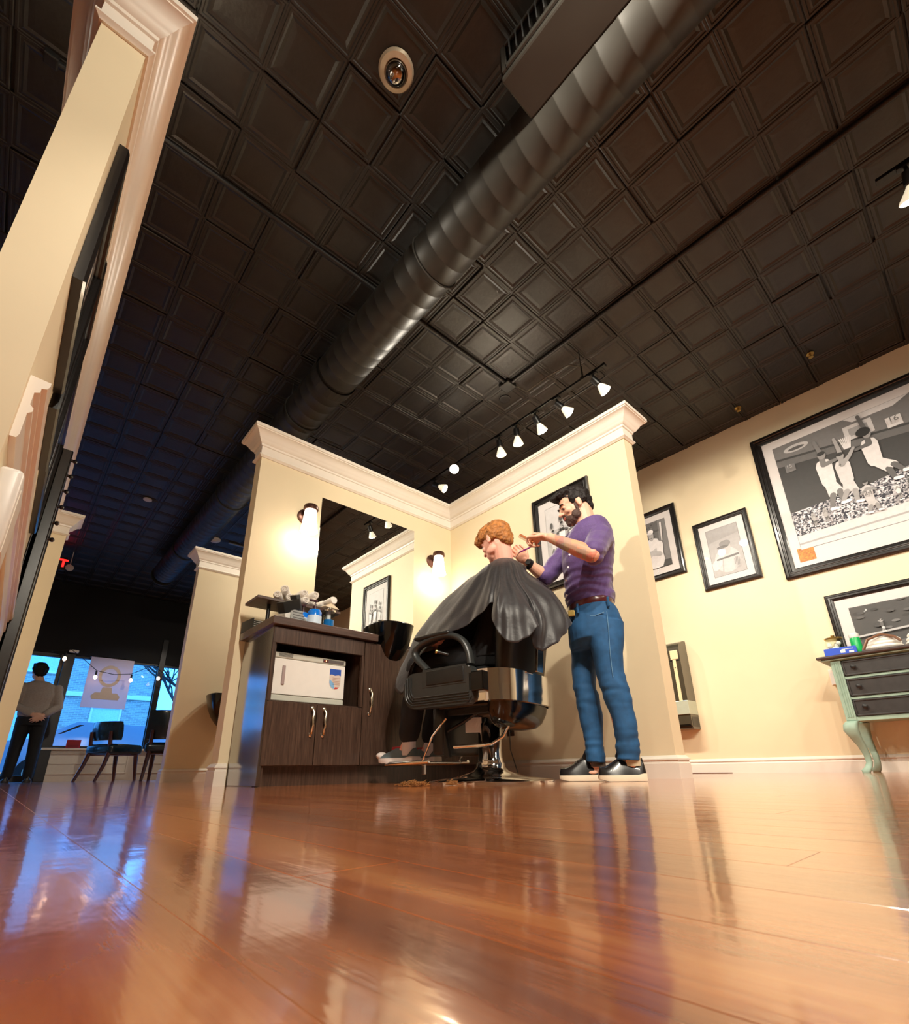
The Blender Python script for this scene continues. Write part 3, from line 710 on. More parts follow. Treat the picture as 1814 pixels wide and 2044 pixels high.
class Art:
    def __init__(s, w, h): s.w, s.h, s.b, s.mats, s.k = w, h, B(), [], 0
    def _m(s, g):
        m = g if isinstance(g, bpy.types.Material) else gray(g)
        if m not in s.mats: s.mats.append(m)
        s.b.mi = s.mats.index(m); s.k += 1
    def poly(s, pts, g):
        """pts in 0..1 picture coordinates, clipped to the print"""
        s._m(g); y = -.0003 * s.k - .0002
        P = [((min(1, max(0, x)) - .5) * s.w, y, (min(1, max(0, z)) - .5) * s.h) for x, z in pts]
        vs = [s.b.bm.verts.new(p) for p in P]
        try: f = s.b.bm.faces.new(vs); f.material_index = s.b.mi
        except ValueError: pass
    def ell(s, x, z, rx, rz, g, n=18, a=0):
        ca, sa = math.cos(a), math.sin(a); q = s.w / s.h
        s.poly([(x + (rx * math.cos(t) * ca - rz / q * math.sin(t) * sa), z + (rx * math.cos(t) * sa * q + rz * math.sin(t) * ca)) for t in [i * 2 * PI / n for i in range(n)]], g)
    def limb(s, p, q, r0, r1, g):
        k = s.w / s.h
        dx, dz = (q[0] - p[0]) * k, q[1] - p[1]; L = math.hypot(dx, dz) or 1; nx_, nz_ = -dz / L, dx / L; tx, tz = dx / L, dz / L
        pts = []
        for (c, r, sg) in ((p, r0, -1), (q, r1, 1)):
            for t in ((1, 0), (.7, .7), (0, 1), (-.7, .7), (-1, 0)) if sg < 0 else ((-1, 0), (-.7, .7), (0, 1), (.7, .7), (1, 0)):
                pts.append((c[0] + (nx_ * t[0] * r + tx * sg * t[1] * r) / k, c[1] + nz_ * t[0] * r + tz * sg * t[1] * r))
        s.poly(pts, g)
    def player(s, x, z, h, arms, legs, kit=.84, skin=.45, head=True, lean=0, shorts=None):
        """standing or leaping player; arms/legs = end offsets in units of h"""
        k = s.h / s.w
        hx = lambda v: v * h * k
        sh = (x + hx(lean), z + .30 * h); hp = (x, z)
        for (ax, az) in legs:
            kn = (x + hx(ax * .55 + .03), z + az * .5 * h); ft = (x + hx(ax), z + az * h)
            s.limb(hp, kn, .065 * h, .05 * h, shorts or kit); s.limb(kn, ft, .038 * h, .028 * h, skin); s.limb(ft, (ft[0] + hx(.07), ft[1] - .01 * h), .026 * h, .02 * h, .9)
        s.limb(hp, sh, .085 * h, .10 * h, kit)
        for (ax, az) in arms:
            el = (sh[0] + hx(ax * .5 + .02), sh[1] + az * .5 * h); ha = (sh[0] + hx(ax), sh[1] + az * h)
            s.limb(sh, el, .038 * h, .03 * h, skin); s.limb(el, ha, .028 * h, .022 * h, skin)
        if head: s.ell(sh[0] + hx(.01), sh[1] + .16 * h, .05 * h * k, .062 * h, max(.5, skin)); s.ell(sh[0] + hx(.01), sh[1] + .195 * h, .050 * h * k, .034 * h, .15)
    def done(s, parent, y):
        o = s.b.build('print', None, parent, mats=s.mats); o.location = (0, y, 0)
        return o

def art_dunk(A):
    A.poly([(0, 0), (1, 0), (1, 1), (0, 1)], .18)
    A.poly([(0, .88), (1, .74), (1, 1), (0, 1)], .42); A.poly([(0, .80), (1, .66), (1, .72), (0, .86)], .34)
    A.poly([(.55, .95), (.80, .95), (.9, 1), (.5, 1)], .8)
    A.poly([(0, .34), (.5, .37), (1, .46), (1, .14), (0, .12)], M_crowd)
    A.poly([(0, 0), (1, 0), (1, .15), (0, .12)], .78); A.poly([(0, .04), (1, .06), (1, .075), (0, .055)], .6)
    A.poly([(.48, .80), (.66, .80), (.66, .93), (.48, .93)], .76); A.poly([(.51, .83), (.63, .83), (.63, .90), (.51, .90)], .55)
    A.ell(.16, .93, .09, .035, .7); A.ell(.16, .925, .06, .015, .3)
    for i in range(7): A.limb((.44 + i * .012, .84), (.455 + i * .006, .74), .004, .004, .85)
    A.poly([(.05, .72), (.12, .72), (.12, .79), (.05, .79)], .4); A.poly([(.73, .77), (.82, .77), (.82, .86), (.73, .86)], .78)
    A.player(.30, .50, .56, [(-.03, .42), (.18, .02)], [(-.06, -.42), (.10, -.36)], .80, .42)
    A.player(.41, .46, .50, [(.0, .50), (.20, .22)], [(-.14, -.34), (.04, -.40)], .74, .55)
    A.player(.60, .54, .54, [(-.02, .50), (-.16, -.02)], [(.14, -.36), (.26, -.28)], .82, .30)
    A.ell(.59, .82, .045, .04, .12)
    A.player(.50, .24, .32, [(-.14, -.10), (.16, -.08)], [(-.10, -.32), (.10, -.32)], .72, .5)
    for x, hgt in ((.14, .14), (.22, .15), (.74, .18), (.84, .16), (.92, .15), (.66, .15)): A.player(x, .16 + hgt * .4, hgt, [(-.1, -.15), (.1, -.15)], [(-.05, -.42), (.05, -.42)], random.choice((.8, .25, .6)), .5, shorts=.3)
def art_portrait(A):
    A.poly([(0, 0), (1, 0), (1, 1), (0, 1)], .34); A.poly([(.62, 0), (1, 0), (1, 1), (.72, 1)], .46)
    for _ in range(30): A.ell(random.uniform(0, .7), random.uniform(.6, 1), .03, .02, random.choice((.25, .45, .3)), 7)
    A.poly([(0, 0), (1, 0), (1, .12), (0, .16)], .22)
    A.limb((.42, .15), (.42, .50), .20, .16, .86); A.ell(.42, .53, .24, .10, .86)
    A.limb((.16, .48), (.18, .30), .07, .06, .84); A.limb((.18, .28), (.55, .38), .055, .045, .68); A.limb((.68, .48), (.66, .30), .07, .06, .84); A.limb((.64, .28), (.30, .34), .05, .045, .66)
    A.ell(.42, .70, .095, .11, .62); A.ell(.42, .79, .11, .05, .88); A.ell(.36, .765, .10, .02, .80)
    A.ell(.385, .71, .016, .007, .2); A.ell(.46, .71, .016, .007, .2); A.ell(.42, .655, .03, .008, .35)
    A.limb((.80, .55), (.84, .92), .012, .02, .8)
def art_faded(A):
    A.poly([(0, 0), (1, 0), (1, 1), (0, 1)], .66); A.poly([(0, .72), (1, .80), (1, 1), (0, 1)], .58)
    A.ell(.50, .30, .40, .26, .76); A.limb((.1, .22), (.32, .36), .09, .07, .80)
    A.ell(.52, .56, .16, .16, .72); A.ell(.52, .64, .18, .07, .50); A.ell(.44, .58, .19, .03, .42)
    A.limb((.2, .34), (.85, .36), .018, .02, .42); A.ell(.78, .22, .10, .09, .48); A.limb((.3, .05), (.36, .3), .01, .01, .66)
    for k in range(5): A.limb((.68 + k * .04, .1), (.70 + k * .045, .30), .006, .006, .68)
def art_swing(A):
    A.poly([(0, 0), (1, 0), (1, 1), (0, 1)], .26)
    for _ in range(60): A.ell(random.uniform(0, 1), random.uniform(.45, 1), .02, .03, random.choice((.2, .3, .38, .24)), 7)
    A.poly([(0, .36), (1, .62), (1, .58), (0, .32)], .72)
    A.poly([(0, 0), (1, 0), (1, .50), (.4, .22), (0, .10)], .36)
    A.player(.13, .50, .30, [(-.14, .05), (.14, .05)], [(-.06, -.4), (.08, -.4)], .35, .6, shorts=.85)
    A.player(.52, .42, .52, [(.30, .02), (.26, .04)], [(-.22, -.42), (.34, -.40)], .92, .55)
    A.limb((.60, .60), (.80, .585), .008, .016, .85); A.ell(.515, .72, .028, .035, .9)
    A.player(.34, .20, .36, [(.12, .04)], [(-.1, -.3), (.1, -.3)], .9, .6)
def art_team(A):
    A.poly([(0, 0), (1, 0), (1, 1), (0, 1)], .72); A.poly([(0, .62), (1, .66), (1, 1), (0, 1)], .80)
    A.poly([(0, 0), (1, 0), (1, .22), (0, .18)], .62)
    for k in range(4): A.limb((0, .05 + k * .05), (1, .09 + k * .05), .005, .005, .78)
    A.player(.20, .42, .42, [(-.12, -.1), (.16, .02)], [(-.10, -.36), (.12, -.36)], .86, .4)
    A.player(.50, .44, .52, [(-.16, -.06), (.18, -.04)], [(-.12, -.38), (.14, -.38)], .90, .3, shorts=.8)
    A.player(.80, .42, .44, [(-.14, -.06), (.12, .05)], [(-.10, -.36), (.10, -.36)], .84, .4)
    A.ell(.50, .77, .055, .05, .25); A.ell(.2, .70, .045, .045, .3); A.ell(.8, .71, .045, .045, .3)
def art_plain(A):
    A.poly([(0, 0), (1, 0), (1, 1), (0, 1)], .5); A.poly([(0, 0), (1, 0), (1, .4), (0, .3)], .3)
    A.player(.4, .4, .5, [(-.1, .1), (.2, .1)], [(-.1, -.4), (.1, -.4)], .85, .4)
FR = {}
def picture(label, loc, rz, w, h, fw, mw_, art, thick=.030, group=None, nums=(), bottom=None):
    t = thing('framed_picture', label, 'picture', loc, (0, 0, rz), group)
    def rect(i, d): a, c = w / 2 - i, h / 2 - i; return [(-a, -d, -c), (a, -d, -c), (a, -d, c), (-a, -d, c)]
    prof = [(0, .001), (0, thick * .75), (.15 * fw, thick * .95), (.35 * fw, thick), (.42 * fw, thick * .82), (.50 * fw, thick * .82), (.56 * fw, thick * .9), (.64 * fw, thick * .9), (.70 * fw, thick * .6), (.92 * fw, thick * .5), (fw, thick * .42), (fw, .006)]
    B().rings([rect(i, d) for i, d in prof], cap=False).build('frame', M_frame, t)
    B().box((-w / 2 + fw * .9, -.008, -h / 2 + fw * .9), (w / 2 - fw * .9, -.002, h / 2 - fw * .9)).build('mount', M_mat, t)
    mb = bottom or mw_
    aw, ah = w - 2 * fw - 2 * mw_, h - 2 * fw - mw_ - mb
    zc = (mb - mw_) / 2
    B().box((-aw / 2 - .003, -.0086, zc - ah / 2 - .003), (aw / 2 + .003, -.0079, zc + ah / 2 + .003)).build('print_border', gray(.35), t)
    A = Art(aw, ah); art(A); p = A.done(t, -.0087); p.location = (0, -.0087, zc)
    for (tx, x, z, sz, g) in nums: text_mesh(tx, sz, 'lettering', gray(g), p, ((x - .5) * aw, -.0003 * (A.k + 2), (z - .5) * ah), (PI / 2, 0, 0), depth=.0001)
    B().box((-w / 2 + fw, -.0185 + .002, -h / 2 + fw), (w / 2 - fw, -.0175 + .002, h / 2 - fw)).build('glazing', M_glass, t)
    return t
QR = -PI / 2
yc = lambda a, c: (a + c) / 2
picture('framed arms-crossed ballplayer portrait half hidden behind the partition end', (XR, 2.205, 2.42), QR, .575, .84, .062, .075, art_portrait)
picture('small framed faded ballplayer print between the partition and the big picture', (XR, 1.51, 2.108), QR, .53, .745, .050, .065, art_faded)
big = picture('largest framed picture, basketball players leaping under the hoop, on the right wall', (XR, .33, 2.395), QR, 1.47, 1.50, .085, .085, art_dunk, thick=.035,
        nums=(('24', .50, .29, .060, .35), ('16', .775, .815, .07, .35), ('15', .085, .755, .05, .6), ('4', .40, .60, .04, .3)), bottom=.16)
B().box((-.60, -.0098, -.62), (-.475, -.009, -.49)).build('sticker', M_orange, big)
picture('wide framed picture of a batter swinging, behind the things on the dresser', (XR, .02, 1.09), QR, 1.63, .66, .055, .085, art_swing)
picture('thick black framed team photograph on the partition behind the barber', (XBI, 1.94, 1.735), QR, .535, .80, .055, .065, art_team, nums=(('48', .50, .60, .055, .1), ('51', .2, .56, .04, .3), ('57', .8, .57, .04, .3)))
# left partition, seen edge-on
picture('near black framed picture high on the left partition, seen edge-on', (XP1, 1.755, 1.71), PI / 2, .60, .61, .060, .07, art_plain, thick=.034)
picture('middle black framed picture on the left partition, seen edge-on', (XP1, 2.36, 1.76), PI / 2, .54, .80, .060, .07, art_faded, thick=.034)
picture('farthest black framed picture on the left partition, before the tall mirror', (XP1, 3.10, 1.72), PI / 2, .88, .64, .060, .07, art_team, thick=.034)
mr = thing('standing_mirror', 'tall narrow black framed mirror with knobs along its edge, far along the left partition', 'mirror', (XP1, 4.35, 0.32))
B().box((0, -.50, 0), (.035, .50, 1.86), .006).box((0, -.50, 0), (.085, -.43, 1.86), .008).box((0, .43, 0), (.085, .50, 1.86), .008).box((0, -.43, 1.78), (.085, .43, 1.86), .008).box((0, -.43, 0), (.085, .43, .08), .008).build('frame', M_frame, mr)
B().box((.036, -.43, .08), (.04, .43, 1.78)).build('mirror_glass', M_mirror, mr)
for k, z in enumerate((1.80, 1.68, 1.56, 1.44, 1.32, 1.20)):
    B().lathe([(.012, 0), (.010, .012), (.016, .02), (.014, .03), (.004, .036), (0, .036)], (.085, -.465, z), (1, 0, 0), 12).build('knob', M_frame, mr, smooth=True)
bx = thing('wall_box', 'white rounded plastic box on the left partition under the chair rail, at the left edge', 'box', (XP1, 1.50, .60))
B().box((0, -.12, -.10), (.045, .10, .135), .012, 3).build('cover', M_white, bx, smooth=True)
B().box((.045, -.08, -.06), (.047, .06, .10), .001).build('face_plate', M_trim, bx)

# mirror on the partition
mi = thing('wall_mirror', 'large frameless wall mirror between the two lit sconces', 'mirror', (0, YA, 0))
B().box((1.512, -.008, .90), (2.437, 0, 2.138), .0015, 1).build('mirror_glass', M_mirror, mi)
for x in (1.70, 2.25):
    B().box((x - .012, -.014, .898), (x + .012, -.001, .912), .002).build('clip', M_chrome, mi)

# =================================================================== WASH / STYLING CABINET
cb_ = thing('station_cabinet', 'dark espresso station cabinet with open niche and silver door pulls, under the mirror', 'cabinet', (1.05, 2.72, 0))
FX = 2.72
def cw(): return B()
def wb(b, name, m, par=cb_, **k): return b.build(name, m, par, world=True, **k)
CX0, CX1, CY0, CY1 = 1.05, 2.869, 2.742, 3.226
b = cw()
b.box((CX0 + .013, CY0 - .002, .0), (CX0 + .03, CY1, .873)).box((CX1 - .02, CY0, 0), (CX1, CY1, .873)).box((CX0 + .013, CY1 - .012, .0), (CX1, CY1, .873)).box((CX0 + .013, CY0, .10), (CX1, CY1, .118))
b.box((CX0 + .013, CY0, .432), (CX1, CY1, .45)).box((1.652, CY0, .1), (1.67, CY1, .873)).box((CX0 + .013, CY0, .855), (CX1, CY1, .873))
wb(b, 'carcass', M_espresso)
M_side = wood_mat('gloss_laminate_side', srgb(40, 32, 30), srgb(48, 38, 35), srgb(58, 46, 42), 0.20, 'Z', 1.0, croughn=.12, bumpd=.00003)
M_side.node_tree.nodes['Principled BSDF'].inputs['Coat IOR'].default_value = 2.8
wb(cw().prism([(CX0 - .006, CY0 - .018), (CX0 + .011, CY1), (CX0 + .013, CY1), (CX0 + .013, CY0 - .018)], (1, 0, 0), (0, 1, 0), (0, 0, 1), (0, 0, .004), .868), 'side_panel', M_side)
wb(cw().box((CX0, CY0 + .045, 0), (CX1, CY0 + .065, .10)), 'toe_kick', M_espresso)
wb(cw().box((CX0, FX, .772), (1.655, CY0, .868), .002, 1), 'top_rail', M_espresso)
wb(cw().box((CX0, FX, .445), (CX0 + .016, CY0, .772)), 'niche_edging', M_espresso)
wb(cw().box((1.638, FX, .445), (1.655, CY0, .772)), 'niche_edging', M_espresso)
def pull(door, x, z0, z1):
    y = FX
    pts = [(x, y, z1), (x, y - .016, z1 - .004), (x + .004, y - .026, z1 - .022), (x - .003, y - .030, (z0 + z1) / 2 + .02), (x + .003, y - .030, (z0 + z1) / 2 - .02), (x - .004, y - .026, z0 + .022), (x, y - .016, z0 + .004), (x, y, z0)]
    b = B().tube(pts, [.008, .008, .0065, .0085, .0085, .0065, .008, .008], 10)
    b.sph((x, y - .004, z1 + .004), (.011, .006, .014), 10).sph((x, y - .004, z0 - .004), (.011, .006, .014), 10)
    b.build('door_pull', M_nickel, door, smooth=True, world=True)
d1 = wb(cw().box((1.054, FX, .104), (1.351, CY0 - .002, .441), .0015, 1), 'door', M_espresso); pull(d1, 1.322, .272, .412)
d2 = wb(cw().box((1.356, FX, .104), (1.655, CY0 - .002, .441), .0015, 1), 'door', M_espresso); pull(d2, 1.398, .272, .410)
d3 = wb(cw().box((1.661, FX, .104), (2.255, CY0 - .002, .866), .0015, 1), 'door', M_espresso); pull(d3, 1.708, .412, .552)
d4 = wb(cw().box((2.260, FX, .104), (2.866, CY0 - .002, .866), .0015, 1), 'door', M_espresso); pull(d4, 2.81, .412, .552)
wt = tag(B().box((1.025, 2.690, .874), (1.74, 3.226, .922), .003, 1).box((1.74, 3.06, .874), (2.869, 3.226, .922), .003, 1).box((2.10, 2.69, .874), (2.869, 3.06, .922), .003, 1).build('worktop', M_espresso_top), 'dark wood grain worktop on the station cabinet', 'worktop')
# shampoo bowl
def bowl(loc, rz, label):
    t = thing('shampoo_bowl', label, 'basin', loc, (0, 0, rz), 'black shampoo bowls')
    n = 40; R = []
    def ring(rx, ry, z, cy=0.0, notch=0.0):
        r = []
        for i in range(n):
            a = i * 2 * PI / n; x, y = math.cos(a), math.sin(a)
            zz = z - notch * max(0, -y - .6) * .5
            p = 2.6
            sx = math.copysign(abs(x) ** (2 / p), x); sy = math.copysign(abs(y) ** (2 / p), y)
            r.append((sx * rx, sy * ry + cy, zz))
        return r
    R = [ring(.045, .045, -.26, .05), ring(.075, .08, -.235, .04), ring(.125, .14, -.17, .02), ring(.165, .19, -.09), ring(.185, .215, -.01, notch=.02), ring(.195, .228, .035, notch=.045), ring(.198, .232, .05, notch=.05),
         ring(.192, .226, .057, notch=.05), ring(.175, .208, .050, notch=.045), ring(.160, .19, .0), ring(.14, .165, -.08), ring(.10, .11, -.15, .02), ring(.05, .05, -.185, .04), ring(.02, .02, -.19, .04)]
    B().rings(R).build('bowl', M_gloss, t, smooth=True)
    B().lathe([(.024, 0), (.024, .004), (.01, .006), (0, .006)], (0, .04, -.189), (0, 0, 1), 16).build('drain', M_chrome, t, smooth=True)
    B().tube([(0, .17, .05), (0, .17, .10), (0, .13, .13), (0, .08, .12)], .011, 10).cyl((-.05, .18, .05), (-.05, .18, .085), .014, n=12).cyl((.05, .18, .05), (.05, .18, .085), .014, n=12).build('tap', M_chrome, t, smooth=True)
    B().cyl((0, .05, -.26), (0, .05, -.34), .022, n=14).cyl((0, .05, -.34), (0, .17, -.36), .018, n=14).build('waste_pipe', M_black, t, smooth=True)
    return t
bowl((1.885, 2.80, .965), 0, 'gloss black shampoo bowl set into the front of the station cabinet').scale = (.72, .9, 1)
bb2 = bowl((1.73, 5.575, .80), 0, 'gloss black shampoo bowl on the second station wall, peeking out from behind the partition')

# --- hot towel warmer in the niche
ht = thing('towel_warmer', 'white hot towel warmer with oval sticker in the cabinet niche', 'towel warmer', (1.325, 2.80, .4505))
M_grayw = mat('light_grey_plastic', srgb(198, 198, 186), .4, var=.03)
B().box((-.235, 0, .008), (.235, .30, .285), .006).build('body', M_grayw, ht)
B().box((-.235, -.012, .042), (.235, .0, .250), .004).build('door', M_white, ht)
B().box((-.237, -.014, .252), (.237, .0, .286), .006).build('top_panel', M_grayw, ht)
B().box((-.235, -.010, .006), (.235, .0, .039), .004).build('base_panel', M_grayw, ht)
b = B(); b.box((-.178, -.022, .098), (-.160, -.011, .208), .003); b.build('handle', mat('pink_grey_handle', srgb(168, 150, 148), .3), ht)
for k in range(5): B().box((-.205, -.0155, .2600 + k * .0045), (-.12, -.0138, .2620 + k * .0045)).build('vent_slot', mat('dark_slot', srgb(90, 88, 84), .5), ht)
dsp = B().box((.075, -.0165, .258), (.222, -.0138, .278), .001).build('control_strip', mat('grey_control_strip', srgb(95, 88, 86), .4), ht)
B().box((.080, -.0172, .260), (.110, -.0160, .276)).build('indicator_window', mat('dark_red_window', srgb(90, 24, 18), .3), dsp)
B().sph((.096, -.0175, .268), (.004, .002, .0035), 8).build('indicator_lamp', emis('red_indicator', (1, .25, .12, 1), 8), dsp)
def sticker_poly(x0, x1, z0, z1, n=10):
    r = (x1 - x0) / 2; cx = (x0 + x1) / 2
    return [(x1, z1), (x0, z1)] + [(cx - r * math.cos(a), z0 + r - r * math.sin(a)) for a in [i * PI / n for i in range(n + 1)]]
st = B().prism(sticker_poly(.128, .206, .098, .225), (1, 0, 0), (0, 0, 1), (0, -1, 0), (0, -.0122, 0), .0006).build('sticker', mat('sticker_cream', srgb(214, 200, 190), .4), ht)
B().prism([(.128, .225), (.206, .225), (.206, .185), (.19, .190), (.165, .184), (.145, .190), (.128, .186)], (1, 0, 0), (0, 0, 1), (0, -1, 0), (0, -.0130, 0), .0004).build('sticker_header', mat('sticker_blue', srgb(40, 84, 180), .4), st)
B().prism([(.130, .16), (.160, .135), (.165, .101), (.15, .105), (.135, .12), (.129, .14)], (1, 0, 0), (0, 0, 1), (0, -1, 0), (0, -.0130, 0), .0004).build('sticker_corner', mat('sticker_light_blue', srgb(130, 180, 225), .4), st)
B().prism([(.165, .101), (.17, .113), (.198, .113), (.185, .103)], (1, 0, 0), (0, 0, 1), (0, -1, 0), (0, -.0130, 0), .0004).build('sticker_red_band', mat('sticker_red', srgb(200, 60, 50), .4), st)
for k in range(5): B().box((.150, -.0134, .128 + k * .010), (.200, -.0129, .131 + k * .010)).build('sticker_line', mat('sticker_text', srgb(180, 140, 120), .4), st)

# --- things on the worktop
WT = .922
sh = thing('shelf_riser', 'narrow dark wooden riser shelf on black legs, standing on the worktop', 'shelf', (1.30, 3.02, WT))
B().box((-.30, -.10, .165), (.27, .12, .183), .002).build('shelf_board', M_espresso_top, sh)
for x in (-.19, .02, .20):
    B().cyl((x, 0, .0), (x, 0, .165), .012, n=14).lathe([(.03, 0), (.03, .004), (0, .004)], (x, 0, 0), (0, 0, 1), 16).build('leg', M_black, sh, smooth=True)
M_towel = mat('white_terry_towel', srgb(240, 234, 226), .9, var=.05, scale=60, bump=.6, bscale=600, dist=.001, sheen=.3)
def rolled(x, y, z, rz, label, L=.17, r=.027):
    t = thing('rolled_towel', label, 'towel', (x, y, z), (0, 0, rz), 'rolled white towels on the riser')
    b = B()
    b.lathe([(r * .2, -L / 2 - .001), (r * .8, -L / 2 - .004), (r, -L / 2 + .008), (r * 1.02, 0), (r, L / 2 - .008), (r * .8, L / 2 + .004), (r * .2, L / 2 + .001)], (0, 0, r), (0, 1, 0), 18)
    b.build('roll', M_towel, t, smooth=True)
    pts = [((math.cos(a) * (r * .12 + r * .74 * a / 14)), -L / 2 - .005, r + math.sin(a) * (r * .12 + r * .74 * a / 14)) for a in [i * .5 for i in range(28)]]
    B().tube(pts, .0022, 5).build('spiral_fold', mat('towel_fold_shade', srgb(205, 196, 186), .9), t)
zt = WT + .183
k = 0
for (x, y, z, rz) in ((1.16, 2.995, zt, -.5), (1.235, 3.0, zt, -.4), (1.305, 3.0, zt, .05), (1.37, 3.0, zt, 0), (1.435, 3.0, zt, .05), (1.205, 3.0, zt + .05, -.5), (1.30, 3.01, zt + .05, .0), (1.37, 3.0, zt + .052, .05)):
    places = ('lowest row, farthest left', 'lowest row, second from left', 'lowest row, third from left', 'lowest row, second from right', 'lowest row, rightmost by the mirror', 'upper row, leftmost and askew', 'upper row, middle one', 'upper row, rightmost one')
    rolled(x, y, z, rz, 'rolled white towel on the riser shelf, ' + places[k]); k += 1
t = thing('rolled_towel', 'rolled white towel hanging lowest over the right end of the riser', 'towel', (1.46, 2.885, WT + .19), (0, 0, 0), 'rolled white towels on the riser')
B().lathe([(.004, -.07), (.022, -.072), (.027, -.06), (.027, .06), (.02, .07), (0, .07)], (0, 0, .027), (0, 1, 0), 18).build('roll', M_towel, t, smooth=True)
t = thing('flip_box', 'black and white display box tilted against the riser shelf', 'box', (1.165, 2.83, WT + .118), (.15, -.45, .25))
B().box((-.065, -.03, -.035), (.065, .03, .035), .002).build('lid', M_black, t); B().box((-.068, -.033, -.075), (-.02, .033, -.036), .002).build('tray', M_white, t)
B().box((.045, -.028, -.115), (.075, .03, .06), .002).build('side_flap', mat('dark_grey_card', srgb(60, 62, 64), .5), t)
t = thing('display_card', 'small grey framed card leaning on the worktop left of the blue bottles', 'card', (1.225, 2.79, WT), (-.25, .0, .12))
B().box((-.055, 0, .0), (.055, .004, .10), .001).build('card', mat('grey_card', srgb(150, 152, 150), .4), t)
for k in range(4): B().box((-.04, -.001, .02 + k * .02), (.04, 0, .026 + k * .02)).build('printed_line', gray(.3), t)
def pump(x, y, label, s=1.0, colr=srgb(20, 120, 225)):
    t = thing('pump_bottle', label, 'bottle', (x, y, WT))
    B().lathe([(0, 0), (.036 * s, 0), (.038 * s, .006), (.038 * s, .085 * s), (.030 * s, .10 * s), (.014 * s, .106 * s), (0, .106 * s)], (0, 0, 0), (0, 0, 1), 22).build('bottle_body', mat('blue_liquid_bottle', colr, .15, coat=.5, var=.04), t, smooth=True)
    B().lathe([(.0385 * s, .012 * s), (.0388 * s, .013 * s), (.0388 * s, .062 * s), (.0385 * s, .063 * s)], (0, 0, 0), (0, 0, 1), 22, cap=False).build('label_band', mat('pale_blue_label', srgb(205, 222, 240), .5), t)
    B().cyl((0, 0, .106 * s), (0, 0, .122 * s), .013 * s, n=14).cyl((0, 0, .122 * s), (0, 0, .15 * s), .005, n=8).box((-.035 * s, -.008, .148 * s), (.012, .008, .160 * s), .003).build('pump_head', mat('dark_plum_pump', srgb(60, 24, 34), .4), t, smooth=True)
pump(1.325, 2.80, 'large blue pump bottle with pale label on the worktop', 1.15)
pump(1.268, 2.845, 'smaller blue pump bottle partly behind the large one', .95)
jr = thing('comb_jar', 'glass jar of blue disinfectant with combs under a metal cap, right of the blue bottles', 'jar', (1.44, 2.83, WT))
B().lathe([(.034, 0), (.036, .01), (.036, .125), (.038, .13)], (0, 0, 0), (0, 0, 1), 24, cap=False).lathe([(0, 0), (.034, 0), (.034, .006), (0, .006)], n=20).build('glass_wall', M_jarglass, jr, smooth=True)
B().lathe([(0, .007), (.033, .007), (.033, .075), (0, .075)], n=20).build('blue_liquid', mat('blue_disinfectant', srgb(10, 110, 190), .1, var=.05), jr, smooth=True)
for k in range(4):
    a = k * 1.6; B().box((-.011, -.0015, .05), (.011, .0015, .16), .001, rot=Matrix.Rotation(a, 3, 'Z'), piv=(0, .012, .1)).build('comb', gray(.8 - .2 * (k % 2)), jr)
B().lathe([(.040, .130), (.041, .142), (.020, .152), (.008, .154), (.008, .165), (0, .166)], (0, 0, 0), (0, 0, 1), 24).build('cap', M_chrome, jr, smooth=True)
t = thing('paper_house_lid', 'cream folded card lying on top of the comb jar', 'card', (1.448, 2.845, WT + .166), (0, 0, .2))
B().prism([(-.055, 0), (.062, 0), (.060, .004), (.0, .030), (-.050, .005)], (1, 0, 0), (0, 0, 1), (0, 1, 0), (0, -.02, 0), .05).build('card', mat('cream_card', srgb(225, 208, 180), .6), t)
t = thing('wire_rack', 'small black slatted rack at the left end of the worktop', 'rack', (1.062, 3.135, WT), (0, 0, .1))
B().box((-.03, -.07, 0), (.07, .09, .006), .001).box((-.03, -.07, 0), (-.024, .09, .075), .001).build('tray', M_black, t)
for k in range(5): B().box((-.026, -.065, .012 + k * .012), (.06 - k * .006, .085, .017 + k * .012), .001).build('slat', mat('pale_slat', srgb(170, 166, 156), .4), t)
t = thing('small_bottle', 'small clear bottle with a dark red cap behind the shampoo bowl', 'bottle', (2.05, 3.12, WT))
B().lathe([(0, 0), (.028, 0), (.030, .01), (.030, .055), (.014, .07), (0, .07)], n=20).build('bottle_body', mat('milky_bottle', srgb(200, 205, 215), .15), t, smooth=True)
B().cyl((0, 0, .07), (0, 0, .088), .014, n=14).build('cap', mat('dark_red_cap', srgb(100, 30, 30), .4), t)
t = thing('small_bottle', 'small milky spray bottle next to the shampoo bowl, right side', 'bottle', (2.14, 3.08, WT))
B().lathe([(0, 0), (.034, 0), (.036, .01), (.034, .045), (.02, .06), (0, .06)], n=20).build('bottle_body', MATS['milky_bottle'], t, smooth=True)
B().cyl((0, 0, .06), (0, 0, .075), .012, n=14).build('cap', M_white, t)

# outlet and cord on the partition by the chair
t = thing('outlet_plate', 'small brown outlet plate low on the partition behind the barber chair', 'outlet', (XBI, 2.59, .36))
B().box((-.008, -.035, -.06), (0, .035, .06), .004).build('plate', mat('brown_outlet', srgb(70, 48, 34), .4), t); B().box((-.012, -.018, -.035), (-.008, .018, .035), .003).build('socket', M_black, t)
(B().tube([(2.872, 2.59, .34), (2.84, 2.56, .20), (2.835, 2.50, .05), (2.82, 2.47, .006), (2.70, 2.35, .006)], .004, 8).build('power_cord', MATS['grey_cable'], t, smooth=True, world=True))

